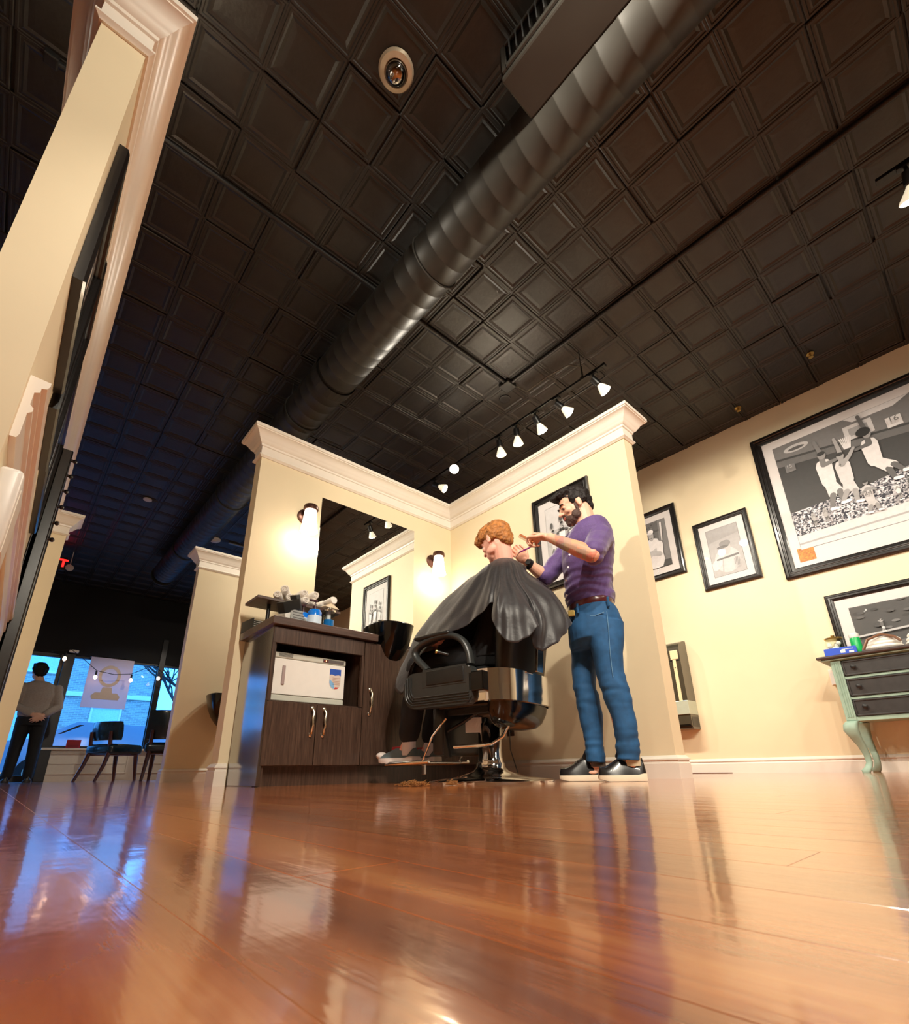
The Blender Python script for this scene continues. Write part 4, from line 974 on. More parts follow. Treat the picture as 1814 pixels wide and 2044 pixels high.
# =================================================================== RIGHT WALL FURNITURE
M_teal = mat('teal_chalk_paint', srgb(146, 172, 156), .55, var=.12, scale=12)
M_char = mat('charcoal_painted_drawer', srgb(46, 44, 44), .4, var=.2, scale=25, coat=.15)
M_browntop = mat('dark_brown_dresser_top', srgb(62, 48, 46), .35, var=.2, scale=20, coat=.3)
dr = thing('dresser', 'teal dresser with three charcoal drawers and curved legs against the right wall', 'dresser', (4.62, .86, 0))
DXF, DY1, DY0 = 4.62, .845, -.25
def db(b, name, m, par=dr, **k): return b.build(name, m, par, world=True, **k)
db(B().box((DXF - .045, DY0 - .06, .812), (XR - .03, DY1 + .075, .836), .01, 3), 'top', M_browntop)
db(B().box((DXF - .025, DY0 - .04, .800), (XR - .04, DY1 + .05, .812), .004), 'top_moulding', M_teal)
db(B().box((DXF + .012, DY0 + .03, .36), (XR - .05, DY1 - .03, .80), .003), 'carcass', M_teal)
for y0 in (DY1 - .065, DY0):
    b = B().box((DXF - .006, y0, .355), (DXF + .05, y0 + .065, .80), .006)
    for k in range(3): b.box((DXF - .012, y0 + .014 + k * .014, .38), (DXF - .004, y0 + .021 + k * .014, .785), .003)
    db(b, 'corner_post', M_teal)
    b = B().box((XR - .10, y0, .355), (XR - .05, y0 + .065, .80), .006); db(b, 'corner_post', M_teal)
for z in (.352, .505, .655, .792): db(B().box((DXF + .0, DY0 + .05, z), (DXF + .03, DY1 - .06, z + .018 if z > .4 else z + .03), .003), 'rail', M_teal)
kn = []
for k, (z0, z1) in enumerate(((.385, .502), (.527, .652), (.677, .788))):
    d = db(B().box((DXF - .002, DY0 + .07, z0), (DXF + .02, DY1 - .068, z1), .003), 'drawer', M_char)
    b = B(); y0, y1 = DY0 + .07, DY1 - .068
    for (a0, a1, b0, b1) in ((y0, y1, z0, z0 + .012), (y0, y1, z1 - .012, z1), (y0, y0 + .012, z0, z1), (y1 - .012, y1, z0, z1)): b.box((DXF - .009, a0, b0), (DXF - .001, a1, b1), .003)
    db(b, 'drawer_beading', M_char, d)
    for yy in (DY1 - .135, DY0 + .14):
        b = B().lathe([(.009, 0), (.007, .010), (.016, .018), (.017, .026), (.010, .032), (0, .033)], (DXF - .002, yy, (z0 + z1) / 2 + .005), (-1, 0, 0), 18)
        db(b, 'knob', M_pipe, d, smooth=True)
def cab_leg(x, y, sx, sy):
    pts = []; prof = [(.355, .0, .036), (.33, .018, .040), (.29, .024, .040), (.24, .010, .030), (.18, -.012, .022), (.12, -.026, .018), (.07, -.028, .017), (.04, -.016, .020), (.018, .002, .026), (.0, .006, .020)]
    R = []
    for z, o, r in prof:
        cx, cy = x + sx * o, y + sy * o * .8
        R.append([(cx + r * (1 if i in (1, 2) else -1) * (1), cy + r * (1 if i in (2, 3) else -1), z) for i in range(4)])
    RR = []
    for q in R:
        c = Vector(((q[0][0] + q[2][0]) / 2, (q[0][1] + q[2][1]) / 2, q[0][2])); r = (q[1][0] - q[0][0]) / 2
        RR.append([(c.x + r * 1.12 * math.copysign(abs(math.cos(a)) ** .6, math.cos(a)), c.y + r * 1.12 * math.copysign(abs(math.sin(a)) ** .6, math.sin(a)), c.z) for a in [i * 2 * PI / 16 for i in range(16)]])
    db(B().rings(RR), 'leg', M_teal, smooth=True, auto=60)
cab_leg(DXF + .022, DY1 - .032, -1, 1); cab_leg(XR - .085, DY1 - .032, 1, 1); cab_leg(DXF + .022, DY0 + .032, -1, -1); cab_leg(XR - .085, DY0 + .032, 1, -1)
DT = .836
t = thing('tissue_box', 'blue cardboard box with white printing at the left end of the dresser', 'box', (4.72, .775, DT), (0, 0, .12))
B().box((-.06, -.10, 0), (.06, .10, .065), .002).build('carton', mat('blue_carton', srgb(34, 78, 200), .45, var=.06), t)
B().box((-.0612, -.03, .022), (-.0598, .0, .045)).build('printed_block', M_white, t); B().box((-.0612, -.082, .018), (-.0598, -.052, .032)).build('printed_block', M_white, t)
B().box((-.0612, -.08, .045), (-.0598, -.01, .049)).build('printed_line', M_white, t)
B().box((-.02, -.05, .064), (.02, .05, .067), .001).build('opening', M_white, t)
t = thing('cotton_jar', 'clear glass jar with a brass lid behind the blue box on the dresser', 'jar', (4.90, .83, DT))
B().lathe([(.058, 0), (.062, .01), (.062, .16), (.055, .175)], n=28, cap=False).lathe([(0, 0), (.058, 0), (.058, .008), (0, .008)], n=24).build('glass_wall', M_jarglass, t, smooth=True)
b = B()
for k in range(26): b.sph((random.uniform(-.035, .035), random.uniform(-.035, .035), .028 + k * .0045), .018, 7)
tag(b.build('cotton_balls', M_towel, t, smooth=True), kind='stuff')
B().lathe([(.060, .175), (.062, .188), (.03, .195), (.012, .197), (.014, .21), (0, .213)], n=24).build('lid', MATS['brass'], t, smooth=True)
t = thing('green_bottle', 'bright green bottle with white cap on the dresser, right of the glass jar', 'bottle', (4.83, .685, DT))
B().lathe([(0, 0), (.032, 0), (.034, .008), (.034, .14), (.030, .150), (0, .15)], n=22).build('bottle_body', mat('bright_green_plastic', srgb(0, 168, 84), .3, var=.03), t, smooth=True)
B().lathe([(.031, .15), (.033, .153), (.033, .18), (.028, .185), (0, .185)], n=22).build('cap', M_white, t, smooth=True)
t = thing('white_towel_pile', 'heap of folded white towel with a brown leather strap on the dresser', 'towel', (4.76, .53, DT))
b = B()
for k in range(3): b.sph((0, -.01 * k, .03 + .026 * k), (.10 - .01 * k, .125 - .015 * k, .032), 20)
b.build('towel', M_towel, t, smooth=True)
B().tube([(-.10, .10, .02), (-.10, .06, .09), (-.08, -.02, .118), (-.08, -.09, .09), (-.085, -.12, .05)], .010, 8).build('strap', mat('brown_leather_strap', srgb(120, 82, 58), .45), t, smooth=True)
t = thing('white_towel_pile', 'second heap of white towel at the right frame edge on the dresser', 'towel', (4.76, .27, DT))
b = B()
for k in range(3): b.sph((.01 * k, .01 * k, .03 + .03 * k), (.11 - .01 * k, .13 - .02 * k, .034), 20)
b.build('towel', M_towel, t, smooth=True)
t = thing('plug_in_freshener', 'white plug-in air freshener on an outlet beside the dresser leg', 'air freshener', (XR, .915, .74))
B().box((-.006, -.04, -.065), (0, .04, .065), .003).build('outlet_plate', M_trim, t)
B().prism([(-.035, -.075), (.03, -.06), (.02, .03), (-.02, .03)], (0, 1, 0), (0, 0, 1), (-1, 0, 0), (-.006, .0, 0), .045).build('diffuser', M_white, t)

# stainless waste vacuum on the wall by the partition end
vc = thing('hair_vacuum', 'tall dark grey hair vacuum with cream strip, on the right wall behind the partition end', 'vacuum', (XR, 2.22, 0))
def vb_(b, name, m, **k): return b.build(name, m, vc, **k)
def vouter(x0, x1, z0, z1, r, n=6):
    return [(x1, z0), (x0 + .0, z0)]
side = [(0, .40), (-.13, .40)] + [(-.13 - .045 * math.sin(a), .445 - .045 * math.cos(a)) for a in (.4, .8, 1.2, 1.57)] + [(-.185, .80), (-.185, 1.10)] + [(-.185 + .07 * (1 - math.cos(a)), 1.16 + .09 * math.sin(a)) for a in (0, .4, .8, 1.2, 1.57)] + [(-.06, 1.27), (0, 1.275)]
M_smoke = mat('smoked_grey_plastic', srgb(74, 70, 58), .22, .3, coat=.5, var=.05)
M_vgrey = mat('silver_grey_band', srgb(186, 196, 180), .25, .2, var=.03)
vb_(B().prism([p for p in side if p[1] >= .0], (1, 0, 0), (0, 0, 1), (0, 1, 0), (0, -.14, 0), .28), 'shell', M_smoke)
vb_(B().box((-.19, -.143, .535), (0, .143, .665), .004), 'band', M_vgrey)
vb_(B().box((-.175, -.142, .405), (-.0, .142, .532), .02), 'dust_bin', M_gloss)
vb_(B().box((-.189, -.095, .665), (-.183, -.062, 1.07), .002), 'front_strip', mat('cream_strip', srgb(226, 210, 168), .4))
vb_(B().box((-.192, -.125, 1.07), (-.178, -.045, 1.165), .006), 'label_plate', MATS['cream_strip'])
vb_(B().box((-.188, -.130, 1.055), (-.176, -.035, 1.075), .003), 'plate_shadow_gap', M_black)
vb_(B().sph((-.19, -.078, .99), (.004, .006, .006), 8), 'screw', M_pipe)
vb_(B().box((-.02, -.10, .40), (0, .10, 1.0)), 'wall_bracket', M_black)
tag(B().box((4.93, 1.86, 0), (5.045, 2.30, .006), .002).build('floor_vent', mat('brown_floor_vent', srgb(92, 48, 28), .4)), 'flat brown floor vent at the foot of the right wall, behind the partition end', 'vent')

# =================================================================== BARBER CHAIR
CHL, CHR = (2.0, 1.95, 0.0), 0.20
ch = thing('barber_chair', 'black and chrome hydraulic barber chair with the caped customer in it', 'barber chair', CHL, (0, 0, CHR))
SHY = Matrix.Translation((0, .07, 0))
UP = {'seat_cushion', 'seat_underside', 'chrome_band', 'backrest', 'back_strap', 'side_wing', 'armrest', 'recline_lever', 'side_bracket', 'raised_rib', 'inset_frame', 'inset_pad', 'arm_loop', 'arm_pad', 'lever_tip'}
def P_(b, name, m, par=ch, **k): return b.build(name, m, par, **k)
P_(B().lathe([(0, 0), (.335, 0), (.335, .010), (.325, .016), (.20, .030), (.10, .055), (.078, .075), (.074, .10), (0, .10)], n=48), 'base_plate', M_chrome, smooth=True)
P_(B().lathe([(.068, .09), (.068, .12), (.064, .125), (.064, .30), (.060, .305), (.058, .40)], n=32, cap=False), 'pump_column', M_chrome, smooth=True)
P_(B().box((-.075, -.09, .34), (.075, .09, .39), .01).box((-.20, -.22, .375), (.20, .20, .41), .012), 'seat_bracket', M_black)
for x in (-.14, .14): P_(B().box((x - .014, -.22, .345), (x + .014, .24, .378), .004), 'under_rail', M_pipe)
P_(B().tube([(-.10, .0, .36), (-.13, .10, .30), (-.16, .20, .25)], .010, 8), 'release_lever', M_black, smooth=True)
# upholstered seat and rounded rear bulge
P_(B().box((-.265, -.24, .41), (.265, .27, .575), .045, 4), 'seat_cushion', M_vinyl, smooth=True)
b = B(); R = []
for z, s_, oy in ((.262, .10, -.22), (.272, .17, -.24), (.30, .215, -.25), (.35, .245, -.26), (.42, .262, -.265), (.46, .262, -.265)):
    R.append([(math.copysign(abs(math.cos(a)) ** .7, math.cos(a)) * s_ * 1.06, oy + math.copysign(abs(math.sin(a)) ** .8, math.sin(a)) * s_ * .30, z) for a in [i * 2 * PI / 32 for i in range(32)]])
P_(b.rings(R), 'seat_underside', M_gloss, smooth=True)
# chrome band round the back
b = B(); R0 = []
path = [(-.285, .0), (-.288, -.16), (-.280, -.25), (-.25, -.315), (-.18, -.345), (0, -.355), (.18, -.345), (.25, -.315), (.280, -.25), (.288, -.16), (.285, .0)]
fine = []
for i in range(len(path) - 1):
    for t in (0, .25, .5, .75): fine.append((path[i][0] * (1 - t) + path[i + 1][0] * t, path[i][1] * (1 - t) + path[i + 1][1] * t))
fine.append(path[-1])
for _ in range(2): fine = [fine[0]] + [((fine[i - 1][0] + 2 * fine[i][0] + fine[i + 1][0]) / 4, (fine[i - 1][1] + 2 * fine[i][1] + fine[i + 1][1]) / 4) for i in range(1, len(fine) - 1)] + [fine[-1]]
rr = []
for i, (x, y) in enumerate(fine):
    a = fine[max(0, i - 1)]; c = fine[min(len(fine) - 1, i + 1)]; dx, dy = c[0] - a[0], c[1] - a[1]; L = math.hypot(dx, dy); nx_, ny_ = dy / L, -dx / L
    if nx_ * x + ny_ * (y + .05) < 0: nx_, ny_ = -nx_, -ny_
    rr.append([(x, y, .385), (x + nx_ * .012, y + ny_ * .012, .388), (x + nx_ * .014, y + ny_ * .014, .545), (x, y, .548)])
P_(b.rings(rr), 'chrome_band', M_chrome, smooth=True, auto=50)
# backrest shell, reclined a little
b = B(); R = []
for z, hw, y0, th in ((.44, .20, -.30, .06), (.50, .225, -.31, .08), (.62, .235, -.325, .09), (.74, .245, -.34, .095), (.86, .25, -.355, .10), (.94, .24, -.365, .09), (.965, .20, -.37, .07), (.975, .14, -.372, .05)):
    R.append([(math.copysign(abs(math.cos(a)) ** .55, math.cos(a)) * hw, y0 + .03 + math.copysign(abs(math.sin(a)) ** .7, math.sin(a)) * th * .62, z) for a in [i * 2 * PI / 36 for i in range(36)]])
P_(b.rings(R), 'backrest', M_vinyl, smooth=True, auto=70)
P_(B().box((-.036, -.405, .545), (.036, -.392, .93), .003, rot=Matrix.Rotation(.10, 3, 'X'), piv=(0, -.40, .545)), 'back_strap', M_chrome)
P_(B().box((-.26, -.40, .80), (-.19, -.30, .95), .03, 4), 'side_wing', M_vinyl, smooth=True); P_(B().box((.19, -.40, .80), (.26, -.30, .95), .03, 4), 'side_wing', M_vinyl, smooth=True)
# armrests
def armrest(sx):
    x0, x1 = (sx * .335, sx * .275)
    out = sx * .337
    a = thing_part('armrest')
    # lower skirt with rounded front, grooved
    def rr_poly(y0, y1, z0, z1, r0, r1, n=6):
        p = []
        for (cy, cz, r, a0) in ((y0 + r0, z0 + r0, r0, PI), (y1 - r1, z0 + r1, r1, 1.5 * PI), (y1 - r1 * .8, z1 - r1 * .8, r1 * .8, 0), (y0 + .02, z1 - .02, .02, .5 * PI)):
            for i in range(n + 1):
                t = a0 + i * PI / 2 / n; p.append((cy + math.cos(t) * r, cz + math.sin(t) * r))
        return p
    sk = B().prism(rr_poly(-.19, .265, .375, .565, .035, .075), (0, 1, 0), (0, 0, 1), (1, 0, 0), (min(x0, x1), 0, 0), .06)
    bmesh.ops.bevel(sk.bm, geom=[e for e in sk.bm.edges if abs(e.verts[0].co.x - e.verts[1].co.x) < 1e-6], offset=.008, segments=2, affect='EDGES')
    s0 = sk.build('armrest', M_grayplastic, ch, smooth=True)
    for k in range(4):
        d = .016 + k * .013
        pts = [(out, -.175 + k * .0, .375 + d), (out, .20, .375 + d)] + [(out, .265 - d - (.075 - d * .6) * (1 - math.sin(t)), .375 + d + (.075 - d * .6) * (1 - math.cos(t))) for t in (.4, .8, 1.2, PI / 2)] + [(out, .265 - d, .545)]
        B().tube(pts, .0035, 6).build('raised_rib', M_grayplastic, s0, smooth=True)
    B().box((min(out, out - sx * .004), -.16, .478), (max(out, out - sx * .004) + .0, .13, .575), .004).build('inset_frame', M_grayplastic, s0)
    B().box((min(out + sx * .004, out - sx * .004), -.145, .488), (max(out + sx * .004, out - sx * .004), .10, .565), .01, 3).build('inset_pad', M_vinyl, s0, smooth=True)
    # D-shaped arm loop
    loop = [(.115, .575), (.15, .61), (.205, .655), (.215, .70), (.15, .735), (.03, .755), (-.07, .745), (-.135, .70), (-.165, .63), (-.17, .575)]
    sm = []
    for i in range(len(loop) - 1):
        for t in (0, .33, .66): sm.append((loop[i][0] * (1 - t) + loop[i + 1][0] * t, loop[i][1] * (1 - t) + loop[i + 1][1] * t))
    sm.append(loop[-1])
    for _ in range(3): sm = [sm[0]] + [((sm[i - 1][0] + 2 * sm[i][0] + sm[i + 1][0]) / 4, (sm[i - 1][1] + 2 * sm[i][1] + sm[i + 1][1]) / 4) for i in range(1, len(sm) - 1)] + [sm[-1]]
    R = []
    for i, (y, z) in enumerate(sm):
        a_, c_ = sm[max(0, i - 1)], sm[min(len(sm) - 1, i + 1)]; dy, dz = c_[0] - a_[0], c_[1] - a_[1]; L = math.hypot(dy, dz); ny_, nz_ = -dz / L, dy / L
        w2, t2 = .028, .018
        R.append([(sx * .305 + w2 * math.cos(q), y + ny_ * t2 * math.sin(q), z + nz_ * t2 * math.sin(q)) for q in [j * 2 * PI / 12 for j in range(12)]])
    B().rings(R).build('arm_loop', M_grayplastic, s0, smooth=True, auto=60)
    B().box((sx * .305 - .032, -.05, .748), (sx * .305 + .032, .20, .775), .014, 3).build('arm_pad', M_vinyl, s0, smooth=True)
    return s0
def thing_part(n): return None
armrest(-1); armrest(1)
kb = P_(B().cyl((-.30, -.02, .645), (-.345, .02, .66), .010, n=12), 'recline_lever', M_black, smooth=True)
B().cyl((-.345, .02, .66), (-.352, .026, .662), .013, n=14).build('lever_tip', MATS['brass'], kb, smooth=True)
P_(B().box((-.335, -.26, .43), (-.275, -.17, .53), .006), 'side_bracket', M_gloss)
P_(B().box((.275, -.26, .43), (.335, -.17, .53), .006), 'side_bracket', M_gloss)
# pedal
P_(B().tube([(-.05, -.10, .375), (-.10, -.22, .33), (-.16, -.18, .22), (-.20, -.14, .185), (-.205, -.09, .18)], .008, 10).tube([(-.205, -.11, .18), (-.205, .09, .178)], .010, 12), 'foot_pedal', M_chrome, smooth=True)
# leg-rest and footrest
for x in (-.17, .17):
    P_(B().box((x - .012, .20, .12), (x + .012, .235, .42), .004, rot=Matrix.Rotation(-.22, 3, 'X'), piv=(x, .22, .40)), 'footrest_arm', M_black)
    P_(B().tube([(x - .01, .16, .33), (x - .03, .24, .24), (x - .03, .31, .115)], .006, 8), 'footrest_strut', M_chrome, smooth=True)
P_(B().box((-.19, .17, .14), (.19, .255, .40), .02, 3), 'leg_rest', M_vinyl, smooth=True)
P_(B().box((-.07, -.03, .255), (-.062, .10, .335), .002, rot=Matrix.Rotation(.5, 3, 'Z')), 'warning_plate', mat('pale_ribbed_plate', srgb(190, 172, 158), .4, bump=.8, bscale=90))
b = B()
pts = [(-.185, .28, .112), (-.20, .40, .108), (-.19, .56, .106), (-.12, .66, .106), (0, .70, .106), (.12, .66, .106), (.19, .56, .106), (.20, .40, .108), (.185, .28, .112)]
P_(b.tube(pts, .011, 10), 'footrest_frame', M_chrome, smooth=True)
P_(B().box((-.185, .27, .100), (.185, .36, .112), .005).box((-.18, .50, .096), (.18, .62, .108), .005), 'footrest_plate', M_chrome)
P_(B().box((-.02, .45, .045), (.0, .47, .1), .002), 'footrest_stop', M_chrome)

CM = Matrix.Translation(Vector(CHL)) @ Euler((0, 0, CHR)).to_matrix().to_4x4()
def CW(x, y, z): return CM @ Vector((x, y, z))

# hair clippings on the floor
M_ginger = mat('ginger_hair', srgb(150, 100, 52), .6, var=.35, scale=40, bump=.8, bscale=120, dist=.003)
def clump(u, v, label, n, s_):
    p = onz(u, v, .0); d = math.hypot(p.x, p.y); D_ = 2.38; p = Vector((p.x / d * D_, p.y / d * D_, 0))
    b = B()
    for k in range(n):
        q = p + Vector((random.uniform(-s_, s_), random.uniform(-s_, s_), 0.002 + random.uniform(0, 1) ** 1.5 * .030))
        rr_ = math.hypot(q.x - p.x, q.y - p.y) / (s_ * 1.5); q.z = .002 + q.z * max(.1, 1 - rr_)
        a = random.uniform(0, PI); L = random.uniform(.008, .02)
        b.tube([q, q + Vector((math.cos(a) * L, math.sin(a) * L, random.uniform(-.003, .007))), q + Vector((math.cos(a + .8) * L * 1.6, math.sin(a + .8) * L * 1.6, 0))], .0012, 4)
    o = b.build('hair_clippings', M_ginger); tag(o, label, 'hair', 'ginger clippings on the floor', 'stuff')
clump(822, 1561, 'larger heap of ginger hair clippings on the floor left of the chair base', 160, .040)
clump(842, 1562, 'thin scatter of ginger hair clippings right beside the larger heap', 50, .035)
clump(905, 1562, 'small separate tuft of ginger hair clippings in front of the chair base', 60, .022)

# =================================================================== PEOPLE
M_skin = mat('light_skin', srgb(226, 172, 146), .5, var=.05, scale=14)
M_skinpink = mat('pink_skin', srgb(240, 178, 160), .5, var=.06, scale=12)
def bake(b, name, m, parent, voxel=.005, smooth=2, world=True, fn=None, mats=None):
    """fuse a pile of closed shapes into one continuous surface"""
    if parent is not None and world: bmesh.ops.transform(b.bm, matrix=MWD[parent.name].inverted(), verts=b.bm.verts)
    bmesh.ops.recalc_face_normals(b.bm, faces=b.bm.faces)
    me = bpy.data.meshes.new(name + '_src'); b.bm.to_mesh(me); b.bm.free()
    o = bpy.data.objects.new(name + '_src', me); C.objects.link(o)
    r = o.modifiers.new('r', 'REMESH'); r.mode = 'VOXEL'; r.voxel_size = voxel; r.adaptivity = 0
    if smooth:
        q = o.modifiers.new('s', 'SMOOTH'); q.factor = .5; q.iterations = smooth
    dg = bpy.context.evaluated_depsgraph_get(); dg.update()
    me2 = bpy.data.meshes.new_from_object(o.evaluated_get(dg)); bpy.data.objects.remove(o)
    me2.name = name
    if fn:
        nrm = [v.normal.copy() for v in me2.vertices]
        for v, n_ in zip(me2.vertices, nrm): v.co = v.co + n_ * fn(v.co, n_)
    me2.materials.clear()
    for x in (mats or [m]): me2.materials.append(x)
    for p in me2.polygons: p.use_smooth = True
    o = bpy.data.objects.new(name, me2); C.objects.link(o); o.parent = parent; MWD[o.name] = MWD[parent.name] if parent else Matrix.Identity(4)
    return o
def sil(b, rows, n=28, p=2.3, V=VD):
    """loft through silhouette rows: left pixel, right pixel, distance, half depth"""
    R = []
    for uL, vL, uR, vR, D, hv in rows:
        a_, c_ = K(uL, vL, D), K(uR, vR, D); m_ = (a_ + c_) / 2; ax = (c_ - a_) / 2; bx_ = V * hv
        R.append([m_ + ax * math.copysign(abs(math.cos(t)) ** (2 / p), math.cos(t)) + bx_ * math.copysign(abs(math.sin(t)) ** (2 / p), math.sin(t)) for t in [i * 2 * PI / n for i in range(n)]])
    # refine between rows
    out = []
    for i in range(len(R) - 1):
        for t in (0, .5): out.append([p0.lerp(p1, t) for p0, p1 in zip(R[i], R[i + 1])])
    out.append(R[-1]); return b.rings(out)
def limb(b, pts, rs, n=14):
    pts = [Vector(p) for p in pts]; P2, R2 = [], []
    for i in range(len(pts) - 1):
        for t in (0, .25, .5, .75): P2.append(pts[i].lerp(pts[i + 1], t)); R2.append(rs[i] * (1 - t) + rs[i + 1] * t)
    P2.append(pts[-1]); R2.append(rs[-1])
    b.tube(P2, R2, n)
    for p, r in zip(pts, rs): b.sph(p, r * .995, 12)
    return b
def frame3(F, Uh=Vector((0, 0, 1))):
    F = Vector(F).normalized(); Sd = Uh.cross(F).normalized(); U = F.cross(Sd).normalized()   # Sd = the figure's left
    return F, Sd, U
def head_prims(b, c, F, Sd, U, s=1.0, ears=True):
    """skull, jaw, features; c = centre of head at ear height"""
    M3 = Matrix((Sd, F, U)).transposed()
    W = lambda x, y, z: c + (Sd * x + F * y + U * z) * s
    E_ = lambda x, y, z, rx, ry, rz: b.sph(W(x, y, z), (rx * s, ry * s, rz * s), 20, rot=M3)
    E_(0, -.012, .035, .074, .094, .082)       # cranium
    E_(0, .018, -.01, .064, .074, .085)        # face mass
    E_(0, .046, -.062, .047, .042, .045)       # jaw
    E_(0, .074, -.088, .022, .018, .018)       # chin
    E_(0, .0, -.05, .056, .052, .05)
    for sx in (-1, 1):
        E_(sx * .036, .066, -.018, .022, .020, .020)   # cheekbones
        E_(sx * .046, .018, -.055, .015, .04, .028)
    E_(0, .074, .030, .046, .018, .013)        # brow ridge
    limb(b, [W(0, .084, .018), W(0, .098, -.002), W(0, .108, -.018)], [.009 * s, .010 * s, .012 * s], 10)   # nose bridge to tip
    E_(.011, .096, -.021, .009, .010, .008); E_(-.011, .096, -.021, .009, .010, .008)
    E_(0, .090, -.044, .020, .009, .0055); E_(0, .089, -.054, .018, .009, .006)    # lips
    if ears:
        for sx in (-1, 1):
            E_(sx * .074, -.008, .0, .009, .018, .031); E_(sx * .079, -.014, .006, .006, .012, .022); E_(sx * .076, -.004, -.02, .007, .009, .012)
    return W
def hand(b, wrist, dirv, palm_n, curl=(.5, .6, .7, .8), s=1.0, thumb_side=1, spread=.12, thumb=(.55, .25)):
    """palm and five separate bent fingers. dirv: wrist->knuckles, palm_n: out of the palm"""
    d = Vector(dirv).normalized(); n = Vector(palm_n); n = (n - d * n.dot(d)).normalized(); w = d.cross(n) * thumb_side
    W0 = Vector(wrist)
    M3 = Matrix((w, d, n)).transposed()
    b.sph(W0 + d * .050 * s, (.040 * s, .052 * s, .017 * s), 18, rot=M3); b.sph(W0 + d * .030 * s + w * .012 * s + n * .006 * s, (.026 * s, .034 * s, .018 * s), 14, rot=M3)
    limb(b, [W0 - d * .02 * s, W0 + d * .03 * s], [.024 * s, .024 * s], 12)
    lens = ((.044, .028, .022), (.050, .032, .023), (.046, .030, .022), (.036, .022, .019))
    for i, (l1, l2, l3) in enumerate(lens):
        off = (.030 - .0195 * i) * s; a = curl[i]; sp_ = (1.5 - i) * spread
        p = W0 + d * (.088 - (.004 if i == 0 else .0) - (.010 if i == 3 else 0)) * s + w * off
        dd = (d + w * sp_).normalized(); q = [p]; ang = 0
        for L, k in ((l1, .8), (l2, 1.1), (l3, .7)):
            ang += a * k; q.append(q[-1] + (dd * math.cos(ang) + n * math.sin(ang)) * L * s)
        limb(b, [p - dd * .03 * s] + q, [.0095 * s, .0095 * s, .0088 * s, .0080 * s, .0068 * s], 10)
    t0_ = W0 + d * .022 * s + w * .030 * s + n * .004 * s
    t1_ = t0_ + (d * .7 + w * .6 + n * thumb[0]).normalized() * .040 * s; t2_ = t1_ + (d * .9 + w * .1 + n * thumb[1] * 2).normalized() * .032 * s; t3_ = t2_ + (d * .9 - w * .15 + n * thumb[1] * 2).normalized() * .024 * s
    limb(b, [W0 + d * .015 * s + w * .015 * s, t0_, t1_, t2_, t3_], [.016 * s, .014 * s, .011 * s, .0100 * s, .0080 * s], 10)
    return W0 + d * .085 * s + n * .02 * s
def shoe(par, toe, heel, label, upper, sole, wd=.048, laces=True, h=.075, tongue=None):
    t = Vector(toe); hl = Vector(heel); d = (t - hl); L = d.length; d.normalize(); sd = Vector((-d.y, d.x, 0)); up = Vector((0, 0, 1))
    prof = [(0, .70), (.06, .88), (.2, .92), (.42, .86), (.62, 1.0), (.78, 1.0), (.9, .82), (.97, .5), (1.0, .25)]
    def at(f): 
        for i in range(len(prof) - 1):
            if prof[i][0] <= f <= prof[i + 1][0]:
                k = (f - prof[i][0]) / (prof[i + 1][0] - prof[i][0]); return prof[i][1] * (1 - k) + prof[i + 1][1] * k
        return prof[-1][1]
    hgt = lambda f: h * (.86 - .10 * math.sin(min(1, f / .26) * PI) if f < .26 else (.86 + (f - .26) / .14 * .22 if f < .40 else 1.08 - min(1, (f - .40) / .45) ** .8 * .62))
    R = []
    for f in [0, .03, .08, .16, .26, .36, .46, .56, .66, .76, .85, .92, .97, 1.0]:
        c_ = hl + d * L * f; ww = wd * at(f); hh = hgt(f) * (.55 if f in (0, 1.0) else 1); z0 = .022
        R.append([c_ + sd * (ww * math.copysign(abs(math.cos(a)) ** .75, math.cos(a)) * (1 - .30 * max(0, math.sin(a)))) + up * (z0 + max(0, math.sin(a)) * (hh - z0 + .02)) for a in [i * 2 * PI / 20 for i in range(20)]])
    o = B().rings(R).build('shoe', upper, par, smooth=True, world=True, auto=70)
    if label: o['label'] = label
    R = []
    for f in [0, .02, .08, .2, .4, .6, .8, .92, .98, 1.0]:
        c_ = hl + d * (L * 1.03 * f - L * .015); ww = (wd + .005) * at(f) if 0 < f < 1 else (wd) * .3; kick = .012 * max(0, (f - .85) / .15)
        R.append([c_ + sd * s1 * ww + up * z for s1, z in ((-1, .002 + kick), (1, .002 + kick), (1.04, .016 + kick), (1, .030 + .006 * (f < .2)), (-1, .030 + .006 * (f < .2)), (-1.04, .016 + kick))])
    B().rings(R).build('sole', sole, o, smooth=True, world=True, auto=50)
    if laces:
        for k in range(4):
            f = .42 + k * .065; c_ = hl + d * L * f; z = hgt(f) + .019
            B().tube([c_ - sd * .024 + up * (z - .010), c_ + up * z, c_ + d * .006 + sd * .024 + up * (z - .010)], .0028, 6).build('lace', M_black, o, smooth=True, world=True)
    return o
LD = Vector((-.535, .845, 0))

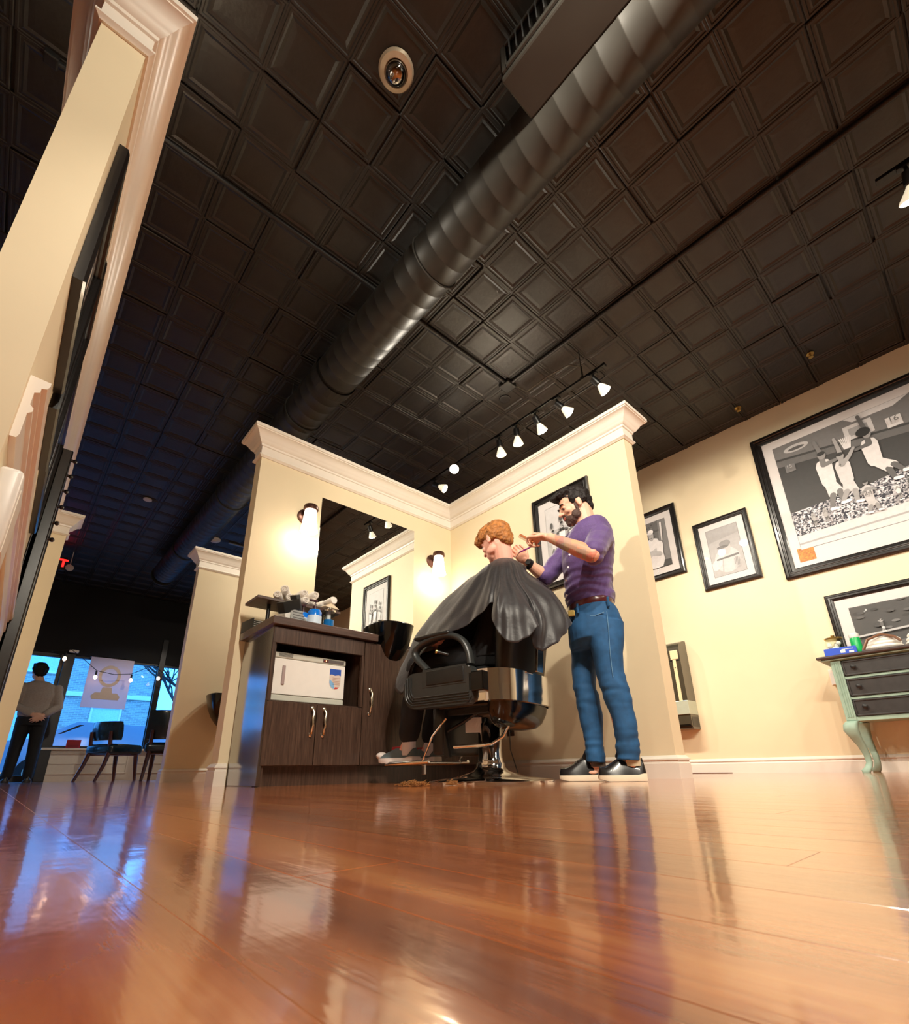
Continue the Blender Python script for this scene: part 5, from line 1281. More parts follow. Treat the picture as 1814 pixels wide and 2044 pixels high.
# ------------------------------------------------------------------ the barber
def cr(x, y): return (1040 + x / 5.676, 940 + y / 5.676)       # detail grid of the upper body
def cl3(x, y): return (760 + x / 3.194, 960 + y / 3.194)
def rowc(f, xl, yl, xr, yr, D, hv): a_, c_ = f(xl, yl), f(xr, yr); return (a_[0], a_[1], c_[0], c_[1], D, hv)
bar = thing('person', 'bearded dark-haired man in purple shirt and blue jeans standing, cutting hair with raised hands', 'person', (2.35, 1.46, 0))
BD = 2.78
Fh = (LD * .955 - VD * .27 + Vector((0, 0, -.40))).normalized()
hF, hS, hU = frame3(Fh)
hc = K(1147, 1013, 2.77)
b = B()
W = head_prims(b, hc, hF, hS, hU, 1.0)
limb(b, [hc - hU * .02 - hF * .035, K(1168, 1040, 2.78), K(1176, 1062, 2.79)], [.062, .058, .070])
# torso, pelvis and legs under the clothes, kept just inside them
sil(b, [(1146, 1060, 1198, 1052, 2.78, .11), (1135, 1080, 1212, 1064, 2.78, .155), (1132, 1116, 1218, 1096, 2.78, .15), (1134, 1150, 1214, 1140, 2.78, .13), (1136, 1182, 1213, 1175, 2.79, .125), (1143, 1214, 1218, 1204, 2.79, .14), (1146, 1246, 1232, 1228, 2.79, .15), (1150, 1275, 1232, 1262, 2.79, .14)])
nL = [K(1205, 1255, 2.71), K(1218, 1330, 2.70), K(1226, 1385, 2.69), K(1240, 1440, 2.69), K(1258, 1522, 2.70)]
fL = [K(1172, 1262, 2.87), K(1165, 1330, 2.87), K(1167, 1390, 2.86), K(1178, 1440, 2.85), K(1190, 1524, 2.84)]
for q in (nL, fL): limb(b, q, [.075, .060, .048, .046, .034])
ankN = K(1259, 1532, 2.70); ankF = K(1190, 1532, 2.84)
for q_, a_ in ((nL, ankN), (fL, ankF)):
    limb(b, [q_[-1], Vector((a_.x, a_.y, .085)), Vector((a_.x, a_.y, .055)) - LD * .01], [.032, .029, .026]); b.sph(Vector((a_.x, a_.y, .042)) + LD * .02, (.034, .034, .014), 12)
# near (left) arm with rolled sleeve, forearm and hand
shN, elN, wrN = K(1198, 1072, 2.64), K(1181, 1107, 2.42), K(1098, 1073, 2.46)
limb(b, [shN, shN.lerp(elN, .5), elN], [.058, .052, .043]); limb(b, [elN, elN.lerp(wrN, .3), elN.lerp(wrN, .7), wrN], [.043, .044, .034, .026])
dN = (K(1062, 1070, 2.52) - wrN).normalized()
gN = hand(b, wrN + dN * .012, dN, Vector((-.15, .1, -1)) + LD * .2, curl=(1.0, 1.15, 1.2, 1.25), thumb_side=1, s=.98, spread=.05, thumb=(.7, .1))
# far (right) arm
shF, elF, wrF = K(1150, 1078, 2.92), K(1090, 1152, 2.86), K(1052, 1124, 2.76)
limb(b, [shF, shF.lerp(elF, .5), elF], [.058, .050, .043]); limb(b, [elF, elF.lerp(wrF, .4), wrF], [.042, .040, .027])
dF = (K(1036, 1106, 2.70) - wrF).normalized()
gF = hand(b, wrF + dF * .010, dF, LD * .6 + Vector((0, 0, .7)), curl=(.9, 1.1, 1.2, 1.2), thumb_side=-1, s=.92, spread=.05, thumb=(.5, .4))
# skin with faint tattoo colouring on the near forearm
def tattoo_skin():
    m = bpy.data.materials.new('tattooed_skin'); m.use_nodes = True; n = m.node_tree.nodes; l = m.node_tree.links; bs = n['Principled BSDF']
    g = n.new('ShaderNodeNewGeometry')
    vor = n.new('ShaderNodeTexVoronoi'); vor.inputs['Scale'].default_value = 26; l.new(g.outputs['Position'], vor.inputs['Vector'])
    sp = n.new('ShaderNodeSeparateColor'); l.new(vor.outputs['Color'], sp.inputs[0])
    rp = n.new('ShaderNodeValToRGB'); e = rp.color_ramp.elements; e[0].position = 0; e[0].color = srgb(190, 96, 84); e[1].position = 1; e[1].color = srgb(224, 170, 142)
    for pos, c_ in ((.3, srgb(96, 116, 120)), (.5, srgb(200, 146, 108)), (.7, srgb(206, 108, 96)), (.85, srgb(120, 130, 104))): q = e.new(pos); q.color = c_
    l.new(sp.outputs[0], rp.inputs[0])
    nz = n.new('ShaderNodeTexNoise'); nz.inputs['Scale'].default_value = 60; l.new(g.outputs['Position'], nz.inputs['Vector'])
    # mask: only along the forearm segment
    ax = (wrN - elN); L = ax.length; ax.normalize()
    su = n.new('ShaderNodeVectorMath'); su.operation = 'SUBTRACT'; l.new(g.outputs['Position'], su.inputs[0]); su.inputs[1].default_value = elN
    dt = n.new('ShaderNodeVectorMath'); dt.operation = 'DOT_PRODUCT'; l.new(su.outputs[0], dt.inputs[0]); dt.inputs[1].default_value = ax
    pr = n.new('ShaderNodeVectorMath'); pr.operation = 'SCALE'; pr.inputs[0].default_value = ax; l.new(dt.outputs['Value'], pr.inputs['Scale'])
    s2 = n.new('ShaderNodeVectorMath'); s2.operation = 'SUBTRACT'; l.new(su.outputs[0], s2.inputs[0]); l.new(pr.outputs[0], s2.inputs[1])
    ln = n.new('ShaderNodeVectorMath'); ln.operation = 'LENGTH'; l.new(s2.outputs[0], ln.inputs[0])
    a1 = n.new('ShaderNodeMath'); a1.operation = 'LESS_THAN'; l.new(ln.outputs['Value'], a1.inputs[0]); a1.inputs[1].default_value = .07
    a2 = n.new('ShaderNodeMapRange'); a2.inputs[1].default_value = L * .97; a2.inputs[2].default_value = L * .85; l.new(dt.outputs['Value'], a2.inputs[0])
    a3 = n.new('ShaderNodeMath'); a3.operation = 'GREATER_THAN'; l.new(dt.outputs['Value'], a3.inputs[0]); a3.inputs[1].default_value = -.03
    m1 = n.new('ShaderNodeMath'); m1.operation = 'MULTIPLY'; l.new(a1.outputs[0], m1.inputs[0]); l.new(a2.outputs[0], m1.inputs[1])
    m2 = n.new('ShaderNodeMath'); m2.operation = 'MULTIPLY'; l.new(m1.outputs[0], m2.inputs[0]); l.new(a3.outputs[0], m2.inputs[1])
    m3 = n.new('ShaderNodeMath'); m3.operation = 'MULTIPLY'; m3.inputs[1].default_value = .8; l.new(m2.outputs[0], m3.inputs[0])
    mx = n.new('ShaderNodeMix'); mx.data_type = 'RGBA'; l.new(m3.outputs[0], mx.inputs[0]); mx.inputs[6].default_value = srgb(226, 172, 146); l.new(rp.outputs[0], mx.inputs[7])
    l.new(mx.outputs[2], bs.inputs['Base Color']); bs.inputs['Roughness'].default_value = .5
    return m
bake(b, 'body', tattoo_skin(), bar, voxel=.0042, smooth=2)
# eyes, brows
for sx in (-1, 1):
    e_ = B().sph(W(sx * .032, .078, .006), .0115, 12).build('eye', mat('eye_white', srgb(150, 132, 122), .4), bar, smooth=True, world=True)
    B().sph(W(sx * .032, .0865, .004), (.0055, .0055, .0055), 10).build('iris', mat('dark_iris', srgb(40, 26, 20), .1), e_, smooth=True, world=True)
    B().tube([W(sx * .032 - .013, .088, .010), W(sx * .032, .0915, .012), W(sx * .032 + .013, .086, .009)], .004, 8).build('eyelid', M_skin, e_, smooth=True, world=True)
    B().sph(W(sx * .032, .0775, .0095), .0128, 12).build('upper_lid', M_skin, e_, smooth=True, world=True)
M_darkhair = mat('near_black_hair', srgb(24, 17, 17), .6, var=.4, scale=50, bump=.9, bscale=140, spec=.3, stretch=(1, 1, .4), dist=.004)
M_beard = mat('short_dark_beard', srgb(70, 46, 38), .6, var=.35, scale=160, bump=.9, bscale=420, dist=.002)
for sx in (-1, 1): B().tube([W(sx * .014, .094, .026), W(sx * .032, .092, .034), W(sx * .052, .078, .028)], [.004, .005, .003], 8).build('eyebrow', M_darkhair, bar, smooth=True, world=True)
M3 = Matrix((hS, hF, hU)).transposed()
def hair_noise(amp, fr): return lambda co, nn: amp * (noise.noise(Vector(co) * fr) + .5 * noise.noise(Vector(co) * fr * 2.3))
b = B()
EH = lambda b, W, x, y, z, rx, ry, rz, M: b.sph(W(x, y, z), (rx, ry, rz), 18, rot=M)
EH(b, W, 0, -.030, .052, .084, .094, .084, M3); EH(b, W, 0, .015, .098, .070, .078, .040, M3); EH(b, W, 0, .062, .104, .052, .044, .024, M3); EH(b, W, .01, .095, .098, .034, .026, .016, M3)
EH(b, W, 0, -.075, .005, .066, .042, .060, M3); EH(b, W, 0, -.078, -.035, .054, .026, .034, M3)
for sx in (-1, 1): EH(b, W, sx * .068, .024, .040, .012, .014, .030, M3); EH(b, W, sx * .066, -.03, .035, .020, .045, .05, M3)
bake(b, 'hair', M_darkhair, bar, voxel=.0045, smooth=1, fn=hair_noise(.010, 34))
b = B()
EH(b, W, 0, .052, -.070, .050, .044, .038, M3); EH(b, W, 0, .080, -.088, .026, .018, .020, M3)
for sx in (-1, 1): EH(b, W, sx * .051, .030, -.058, .013, .032, .030, M3); EH(b, W, sx * .062, .016, -.022, .008, .011, .036, M3)
EH(b, W, 0, .091, -.034, .026, .010, .005, M3); EH(b, W, .022, .086, -.044, .006, .009, .014, M3); EH(b, W, -.022, .086, -.044, .006, .009, .014, M3)
bake(b, 'beard', M_beard, bar, voxel=.004, smooth=1, fn=hair_noise(.002, 90))
B().sph(W(0, .0965, -.047), (.017, .008, .0045), 12, rot=M3).sph(W(0, .095, -.055), (.015, .008, .005), 12, rot=M3).build('lips', mat('lips', srgb(190, 110, 100), .4), bar, smooth=True, world=True)
# shirt
M_shirt = mat('purple_checked_shirt', srgb(84, 58, 116), .7, var=.16, scale=130, bump=.4, bscale=260, dist=.0008, sheen=.25)
b = B()
sil(b, [rowc(cr, 690, 620, 815, 565, 2.785, .070), rowc(cr, 640, 680, 870, 575, 2.785, .115), rowc(cr, 560, 760, 980, 610, 2.785, .185), rowc(cr, 490, 860, 1045, 720, 2.785, .205), rowc(cr, 455, 990, 1062, 850, 2.785, .195),
         rowc(cr, 470, 1110, 1050, 1000, 2.785, .172), rowc(cr, 490, 1240, 1035, 1130, 2.785, .158), rowc(cr, 492, 1380, 1028, 1280, 2.785, .150), rowc(cr, 500, 1500, 1048, 1400, 2.79, .155), rowc(cr, 520, 1570, 1066, 1482, 2.79, .160), rowc(cr, 545, 1600, 1050, 1500, 2.79, .145)], p=2.4)
b.sph(shN + Vector((0, 0, -.005)), .075, 16); b.sph(shF, .070, 16)
limb(b, [shN, shN.lerp(elN, .5), shN.lerp(elN, .83)], [.074, .068, .062]); limb(b, [shN.lerp(elN, .72), shN.lerp(elN, .88)], [.066, .064])
limb(b, [shF, shF.lerp(elF, .5), elF, elF.lerp(wrF, .12)], [.070, .062, .056, .052]); limb(b, [elF.lerp(shF, .12), elF.lerp(wrF, .12)], [.058, .056])
def wrinkle(co, nn):
    c2 = Vector(co); z = c2.z
    k = noise.noise(Vector((c2.x * 5, c2.y * 5, z * 26))) * .0065 + noise.noise(c2 * 13) * .004
    fold = .0055 * math.sin(z * 130 + 5 * noise.noise(c2 * 7)) * max(0, min(1, (1.16 - z) / .10)) * max(0, min(1, (z - .93) / .05))
    return k + fold
bake(b, 'shirt', M_shirt, bar, voxel=.006, smooth=2, fn=wrinkle)
# collar, placket, buttons
nb = K(1174, 1052, 2.785)
b = B()
for sgn, ou in ((1, 0), (-1, 0)):
    b.rings([[nb + hS * (sgn * .062) + VD * 0 - LD * .05 + Vector((0, 0, .025)), nb + hS * sgn * .064 - LD * .05 + Vector((0, 0, -.02)), nb + hS * sgn * .072 - LD * .055 + Vector((0, 0, -.02)), nb + hS * sgn * .070 - LD * .05 + Vector((0, 0, .025))],
             [nb + hS * sgn * .058 + LD * .02 + Vector((0, 0, .006)), nb + hS * sgn * .068 + LD * .03 + Vector((0, 0, -.045)), nb + hS * sgn * .076 + LD * .03 + Vector((0, 0, -.045)), nb + hS * sgn * .066 + LD * .02 + Vector((0, 0, .008))],
             [nb + hS * sgn * .030 + LD * .075 + Vector((0, 0, -.03)), nb + hS * sgn * .050 + LD * .10 + Vector((0, 0, -.085)), nb + hS * sgn * .058 + LD * .105 + Vector((0, 0, -.082)), nb + hS * sgn * .038 + LD * .082 + Vector((0, 0, -.026))]])
b.build('collar', M_shirt, bar, world=True, smooth=True)
M_btn = mat('pearl_button', srgb(225, 215, 225), .2)
for (x, y) in ((540, 950), (525, 1093), (500, 1243), (507, 1410)):
    u_, v_ = cr(x, y); p = K(u_ + 1.5, v_, 2.64); B().lathe([(0, 0), (.006, 0), (.006, .003), (0, .003)], p, -VD, 12).build('button', M_btn, bar, world=True)
# belt
M_belt = mat('oxblood_leather_belt', srgb(78, 30, 32), .28, var=.15, coat=.4)
b = B(); R = []
for dz in (0, 1):
    pass
rows = [(rowc(cr, 533, 1640, 1055, 1545, 2.79, .160)), (rowc(cr, 530, 1625, 1055, 1530, 2.79, .163)), (rowc(cr, 522, 1590, 1052, 1475, 2.79, .163)), (rowc(cr, 528, 1580, 1050, 1465, 2.79, .158))]
sil(b, rows, n=40); b.build('belt', M_belt, bar, smooth=True, world=True)
bk = K(*cr(572, 1617), 2.655)
bo = B().box(bk - Vector((.010, .018, .018)), bk + Vector((.010, .018, .018)), .004, rot=Matrix.Rotation(.55, 3, 'Z')).build('buckle', MATS['brass'], bar, world=True)
# jeans
M_jean = mat('blue_denim', srgb(28, 80, 126), .8, var=.20, scale=22, bump=.5, bscale=700, dist=.0006)
b = B()
sil(b, [rowc(cr, 548, 1630, 1050, 1535, 2.79, .158), rowc(cr, 540, 1700, 1100, 1600, 2.79, .168), rowc(cr, 535, 1800, 1150, 1690, 2.79, .175), rowc(cr, 540, 1900, 1165, 1800, 2.79, .175), rowc(cr, 545, 1985, 1150, 1890, 2.79, .165), rowc(cr, 560, 2050, 1130, 1960, 2.79, .12)])
sil(b, [rowc(cl3, 1300, 900, 1552, 900, 2.71, .095), rowc(cl3, 1318, 1000, 1548, 1000, 2.705, .098), rowc(cl3, 1345, 1100, 1542, 1100, 2.70, .092), rowc(cl3, 1366, 1200, 1548, 1200, 2.70, .086), rowc(cl3, 1388, 1290, 1575, 1290, 2.69, .082), rowc(cl3, 1418, 1390, 1598, 1385, 2.69, .078),
         rowc(cl3, 1460, 1490, 1620, 1480, 2.69, .074), rowc(cl3, 1492, 1590, 1636, 1580, 2.69, .070), rowc(cl3, 1503, 1690, 1646, 1680, 2.70, .066), rowc(cl3, 1506, 1740, 1652, 1735, 2.70, .066), rowc(cl3, 1505, 1778, 1654, 1786, 2.70, .068)])
sil(b, [rowc(cl3, 1205, 900, 1400, 900, 2.86, .095), rowc(cl3, 1208, 1000, 1400, 1000, 2.86, .095), rowc(cl3, 1210, 1100, 1385, 1100, 2.86, .088), rowc(cl3, 1215, 1200, 1372, 1200, 2.86, .084), rowc(cl3, 1222, 1300, 1366, 1300, 2.855, .078), rowc(cl3, 1243, 1390, 1396, 1390, 2.85, .074),
         rowc(cl3, 1262, 1480, 1412, 1480, 2.85, .072), rowc(cl3, 1284, 1590, 1418, 1590, 2.845, .066), rowc(cl3, 1297, 1690, 1426, 1690, 2.84, .064), rowc(cl3, 1306, 1770, 1432, 1775, 2.84, .066), rowc(cl3, 1306, 1790, 1434, 1800, 2.84, .068)])
def denim(co, nn):
    c2 = Vector(co); z = c2.z
    knee = math.exp(-((z - .44) / .09) ** 2); hem = math.exp(-((z - .16) / .07) ** 2)
    return noise.noise(Vector((c2.x * 4, c2.y * 4, z * 9))) * .006 + (knee * .006 + hem * .008) * noise.noise(Vector((c2.x * 8, c2.y * 8, z * 38))) + noise.noise(c2 * 16) * .003
bake(b, 'jeans', M_jean, bar, voxel=.006, smooth=2, fn=denim)
M_stitch = mat('pale_denim_seam', srgb(96, 140, 176), .8)
B().tube([K(*cr(700, 1580), 2.645), K(*cr(740, 1640), 2.625), K(*cr(830, 1640), 2.615), K(*cr(940, 1600), 2.615)], .0022, 6).build('pocket_seam', M_stitch, bar, world=True)
B().tube([K(*cl3(1440, 830), 2.612), K(*cl3(1452, 950), 2.60), K(*cl3(1462, 1100), 2.602), K(*cl3(1480, 1250), 2.606)], .0016, 6).build('side_seam', M_stitch, bar, world=True)
for (x, y) in ((640, 1560), (985, 1480)): 
    p = K(*cr(x, y), 2.63); B().box(p - Vector((.006, .006, .028)), p + Vector((.006, .006, .028)), .003).build('belt_loop', M_jean, bar, world=True)
M_up = mat('black_leather_sneaker', srgb(26, 22, 22), .3, var=.2, coat=.35); M_sole = mat('cream_rubber_sole', srgb(232, 220, 196), .5, var=.04)
def fl_(u, v, D): p = K(u, v, D); return Vector((p.x, p.y, 0))
shoe(bar, fl_(1196, 1555, 2.68), fl_(1288, 1550, 2.72), None, M_up, M_sole, wd=.050, h=.108)
shoe(bar, fl_(1118, 1550, 2.84), fl_(1207, 1550, 2.86), None, M_up, M_sole, wd=.048, h=.106)
M_sock = mat('grey_sock', srgb(96, 84, 78), .8, bump=.3, bscale=300)
for q_, sk_ in ((ankN, mat('cream_sock', srgb(206, 192, 160), .8, bump=.3, bscale=300)), (ankF, M_sock)):
    p0_ = Vector((q_.x, q_.y, .07)) - LD * .01
    B().lathe([(.040, 0), (.040, .03), (.041, .08), (.042, .10)], p0_, (0, 0, 1), 20).build('sock', sk_, bar, smooth=True, world=True)
    B().box(Vector((q_.x, q_.y, .075)) + LD * .025 - Vector((.026, .026, 0)), Vector((q_.x, q_.y, .135)) + LD * .045 + Vector((.026, .026, 0)), .014, 3, rot=Matrix.Rotation(.5, 3, VD), piv=Vector((q_.x, q_.y, .1))).build('shoe_tongue', M_up, bar, smooth=True, world=True)
# wristwatch on the far hand, thin bracelet on the near one
b = B(); axw = (elF - wrF).normalized(); wc = wrF + axw * .012
b.lathe([(.030, -.014), (.034, -.012), (.034, .012), (.030, .014)], wc, axw, 20, cap=False); b.cyl(wc - VD * .030, wc - VD * .042, .017, n=16); b.build('wristwatch', M_black, bar, smooth=True, world=True)
axb = (elN - wrN).normalized(); B().lathe([(.0275, -.0015), (.0285, 0), (.0275, .0015)], wrN + axb * .03, axb, 20, cap=False).build('bracelet', MATS['brass'], bar, smooth=True, world=True)
# comb and razor in the hands
M_comb = mat('tortoise_comb', srgb(150, 84, 40), .35, var=.3, scale=60)
c0, c1 = K(1037, 1067.5, 2.54), K(1064, 1082, 2.50)
ct = thing('comb', 'brown tortoiseshell comb held in the near hand of the barber', 'comb', c0)
dv = (c1 - c0); L = dv.length; dv.normalize(); nv = dv.cross(VD).normalized()
B().rings([[c0 - VD * .002 + nv * .008, c0 + VD * .002 + nv * .008, c0 + VD * .002 - nv * .006, c0 - VD * .002 - nv * .006], [c1 - VD * .002 + nv * .008, c1 + VD * .002 + nv * .008, c1 + VD * .002 - nv * .004, c1 - VD * .002 - nv * .004]]).build('spine', M_comb, ct, world=True)
b = B()
for k in range(14):
    p = c0 + dv * (L * (k + .5) / 20); b.tube([p - nv * .005, p - nv * .018], .0010, 4)
tag(b.build('teeth', M_comb, ct, world=True), kind='stuff')
rz0, rz1, rz2 = K(1061, 1091, 2.66), K(1036, 1103, 2.66), K(1028, 1114, 2.66)
rt = thing('razor', 'purple handled folding razor held against the neck in the far hand', 'razor', rz1)
M_purp = mat('purple_handle', srgb(120, 40, 110), .3)
B().tube([rz0, rz0.lerp(rz1, .5), rz1], [.004, .0048, .004], 8).build('handle', M_purp, rt, smooth=True, world=True)
B().tube([rz1, rz2], [.004, .003], 6).build('blade', M_chrome, rt, smooth=True, world=True)

# ------------------------------------------------------------------ the customer under the cape
cu = thing('person', 'red-haired young customer seated in the barber chair under a black cape, head bowed', 'person', CHL, (0, 0, 0))
cf = CW(0, 1, 0) - CW(0, 0, 0); cside = Vector((cf.y, -cf.x, 0))       # facing, and his right
Fc = (cf * 1.0 + VD * .25 + Vector((0, 0, -.42))).normalized()
kF, kS, kU = frame3(Fc)
kc = K(990, 1083, 2.66)
b = B()
Wc = head_prims(b, kc, kF, kS, kU, 1.0)
nk = K(1006, 1124, 2.68)
limb(b, [kc - kU * .03 - kF * .03, nk, nk - Vector((0, 0, .06))], [.058, .060, .075])
pel = CW(0, -.06, .66)
chest = nk + Vector((0, 0, -.20)) + cf * .02
R = []
def ringp(c_, hx, hy, n=24): return [c_ + cside * hx * math.cos(a) + cf * hy * math.sin(a) for a in [i * 2 * PI / n for i in range(n)]]
b.rings([ringp(nk - Vector((0, 0, .05)), .09, .07), ringp(nk - Vector((0, 0, .09)), .13, .075), ringp(chest, .14, .095), ringp(chest.lerp(pel, .5), .135, .095), ringp(pel + Vector((0, 0, .03)), .165, .12), ringp(pel - Vector((0, 0, .06)), .16, .13)])
for sx in (-1, 1):
    shd = nk + Vector((0, 0, -.10)) + cside * (.10 * sx) + Vector((0, 0, -.03)); el = CW(sx * .17, .10, .86); wr = CW(sx * .15, .25, .78)
    limb(b, [shd, el, wr], [.046, .036, .026]); hand(b, wr, cf, Vector((0, 0, -1)), thumb_side=sx)
    hip = CW(sx * .09, .0, .66); kn_ = CW(sx * .13, .40, .655); an = CW(sx * .10, .50, .22)
    limb(b, [hip, hip.lerp(kn_, .5), kn_], [.085, .075, .058]); limb(b, [kn_, kn_.lerp(an, .4), an, Vector((an.x, an.y, .16)) + cf * .05], [.056, .052, .036, .034])
bake(b, 'body', M_skinpink, cu, voxel=.0045, smooth=2)
b = B(); b.rings([ringp(nk - Vector((0, 0, .075)), .10, .07), ringp(nk - Vector((0, 0, .11)), .14, .085), ringp(chest, .155, .11), ringp(chest.lerp(pel, .5), .15, .11), ringp(pel + Vector((0, 0, .03)), .175, .13), ringp(pel - Vector((0, 0, .02)), .178, .14)])
for sx in (-1, 1):
    shd = nk + Vector((0, 0, -.13)) + cside * (.10 * sx); el = CW(sx * .17, .10, .86)
    limb(b, [shd, el, el.lerp(CW(sx * .15, .25, .78), .4)], [.055, .046, .042])
bake(b, 'shirt', mat('charcoal_tee', srgb(24, 24, 28), .8, var=.15), cu, voxel=.007, smooth=2)
b = B()
for sx in (-1, 1):
    hip = CW(sx * .09, .0, .66); kn_ = CW(sx * .13, .40, .655); an = CW(sx * .10, .50, .27)
    limb(b, [hip, hip.lerp(kn_, .5), kn_], [.098, .088, .076]); limb(b, [kn_, kn_.lerp(an, .4), an], [.076, .072, .062])
b.rings([ringp(pel + Vector((0, 0, .06)), .17, .125), ringp(pel - Vector((0, 0, .07)), .172, .14)])
M_trous = mat('black_trousers', srgb(20, 20, 24), .8, var=.2, scale=20)
bake(b, 'trousers', M_trous, cu, voxel=.008, smooth=2, fn=lambda co, n_: noise.noise(Vector(co) * 11) * .006)
M_sh1 = mat('grey_sneaker', srgb(96, 108, 112), .6, var=.1); M_sh2 = mat('white_sneaker_sole', srgb(225, 214, 210), .5)
M_redp = mat('red_sneaker_tongue', srgb(170, 36, 44), .5, var=.1); M_whitesock = mat('white_sock', srgb(232, 220, 220), .8, bump=.3, bscale=300)
for sx in (-1, 1):
    an = CW(sx * .10, .50, .14); q0, q1 = CW(sx * .10, .44, .0), CW(sx * .10 - .02, .71, .0)
    so = shoe(cu, q1, q0, None, M_sh1, M_sh2, wd=.046, h=.078, laces=False)
    so.location = so.location + Vector((0, 0, .108))
    tg = B().box(CW(sx * .10 - .035, .52, .072), CW(sx * .10 + .03, .62, .094), .006).build('tongue', M_redp, so, smooth=True, world=True)
    tg.location = Vector((0, 0, 0))
    B().sph(CW(sx * .10 - .02, .70, .045), (.034, .036, .022), 14).build('toe_cap', M_sh2, so, smooth=True, world=True)
    B().cyl(CW(sx * .10, .50, .15), CW(sx * .10, .50, .245), .044, .040, 18).build('sock', M_whitesock, cu, smooth=True, world=True)
# hair: longer curls on top and fringe, short sides
b = B(); K3 = Matrix((kS, kF, kU)).transposed()
EK = lambda x, y, z, rx, ry, rz: b.sph(Wc(x, y, z), (rx, ry, rz), 18, rot=K3)
EK(0, -.028, .045, .083, .094, .086); EK(0, -.070, .0, .068, .046, .062); EK(0, -.076, -.040, .052, .030, .036)
EK(0, .02, .092, .078, .084, .042); EK(0, .075, .088, .066, .040, .034); EK(.01, .098, .062, .058, .026, .030)
for sx in (-1, 1): EK(sx * .066, -.026, .028, .020, .050, .052); EK(sx * .066, .028, .052, .018, .036, .030)
for k in range(46):
    a = random.uniform(-1.2, 1.2); y = random.uniform(-.06, .11); x = .072 * math.sin(a) * (1 if y < .07 else .75); z = .070 + .058 * math.cos(a) - max(0, y - .05) * .45 - max(0, -y) * .25
    EK(x, y, z, random.uniform(.010, .017), random.uniform(.012, .020), random.uniform(.009, .014))
M_red = mat('ginger_curly_hair', srgb(158, 100, 44), .6, var=.4, scale=42, bump=1.0, bscale=150, dist=.004)
bake(b, 'hair', M_red, cu, voxel=.0042, smooth=1, fn=hair_noise(.006, 55))
for sx in (-1, 1):
    e_ = B().sph(Wc(sx * .032, .078, .006), .0115, 12).build('eye', MATS['eye_white'], cu, smooth=True, world=True)
    B().tube([Wc(sx * .014, .094, .026), Wc(sx * .032, .092, .034), Wc(sx * .052, .078, .028)], [.003, .004, .003], 8).build('eyebrow', M_red, cu, smooth=True, world=True)
# neck strip
ring0 = []
b = B(); R = []
for dz, rr in ((-.012, .066), (.012, .064), (.012, .067), (-.012, .069)):
    R.append([nk + Vector((0, 0, -.012 + dz)) + cside * (rr + .006) * math.cos(a) + cf * rr * math.sin(a) for a in [i * 2 * PI / 28 for i in range(28)]])
R.append(R[0]); b.rings(R, cap=False).build('neck_strip', M_whitesock, cu, smooth=True, world=True)

# the cape: draped sheet, four stations per column (neck, shoulder, middle, hem)
cols = [  # (shoulder), (middle), (hem)  as photo point + distance
    ((936, 1163, 2.80), (862, 1243, 2.92), (806, 1332, 3.00)),
    ((926, 1162, 2.72), (848, 1244, 2.80), (796, 1350, 2.86)),
    ((930, 1166, 2.62), (852, 1258, 2.66), (797, 1388, 2.70)),
    ((940, 1168, 2.54), (878, 1246, 2.56), (828, 1322, 2.60)),
    ((955, 1168, 2.50), (915, 1225, 2.49), (878, 1276, 2.50)),
    ((968, 1166, 2.47), (945, 1208, 2.44), (925, 1248, 2.44)),
    ((980, 1163, 2.45), (970, 1192, 2.40), (962, 1226, 2.40)),
    ((990, 1160, 2.44), (984, 1182, 2.38), (984, 1203, 2.37)),
    ((996, 1160, 2.43), (990, 1190, 2.33), (983, 1236, 2.32)),
    ((1002, 1160, 2.43), (1000, 1205, 2.30), (998, 1266, 2.27)),
    ((1010, 1160, 2.44), (1018, 1212, 2.30), (1022, 1281, 2.26)),
    ((1018, 1160, 2.45), (1040, 1212, 2.33), (1052, 1272, 2.30)),
    ((1026, 1160, 2.46), (1054, 1206, 2.38), (1072, 1250, 2.35)),
    ((1030, 1160, 2.47), (1056, 1204, 2.43), (1060, 1250, 2.44)),
    ((1034, 1160, 2.48), (1062, 1212, 2.43), (1058, 1280, 2.42)),
    ((1040, 1160, 2.50), (1074, 1214, 2.43), (1082, 1298, 2.40)),
    ((1046, 1158, 2.53), (1090, 1206, 2.47), (1108, 1284, 2.45)),
    ((1052, 1154, 2.57), (1102, 1196, 2.52), (1126, 1262, 2.52)),
    ((1056, 1148, 2.62), (1108, 1188, 2.58), (1144, 1243, 2.58)),
    ((1054, 1143, 2.70), (1100, 1182, 2.70), (1128, 1240, 2.74)),
    ((1040, 1138, 2.80), (1066, 1178, 2.86), (1070, 1260, 2.92)),
    ((1012, 1136, 2.86), (1000, 1190, 2.98), (985, 1290, 3.04)),
    ((978, 1142, 2.88), (935, 1210, 3.02), (890, 1305, 3.12)),
    ((952, 1152, 2.86), (890, 1228, 3.00), (836, 1320, 3.08)),
]
nc = len(cols); colp = []
for i, (s_, m_, h_) in enumerate(cols):
    shp, mp_, hp_ = K(*s_), K(*m_), K(*h_)
    dirn = Vector((shp.x - nk.x, shp.y - nk.y, 0)).normalized()
    nkp = nk + dirn * .068 + Vector((0, 0, .004))
    c2 = nk + dirn * .125 + Vector((0, 0, -.030))
    colp.append([nkp, c2.lerp(shp, .25), shp, mp_, hp_])
def cmr(p0, p1, p2, p3, t): return ((p1 * 2) + (p2 - p0) * t + (p0 * 2 - p1 * 5 + p2 * 4 - p3) * t * t + (p1 * 3 - p0 - p2 * 3 + p3) * t * t * t) * .5
SUBC, SUBR = 7, 10
grid = []
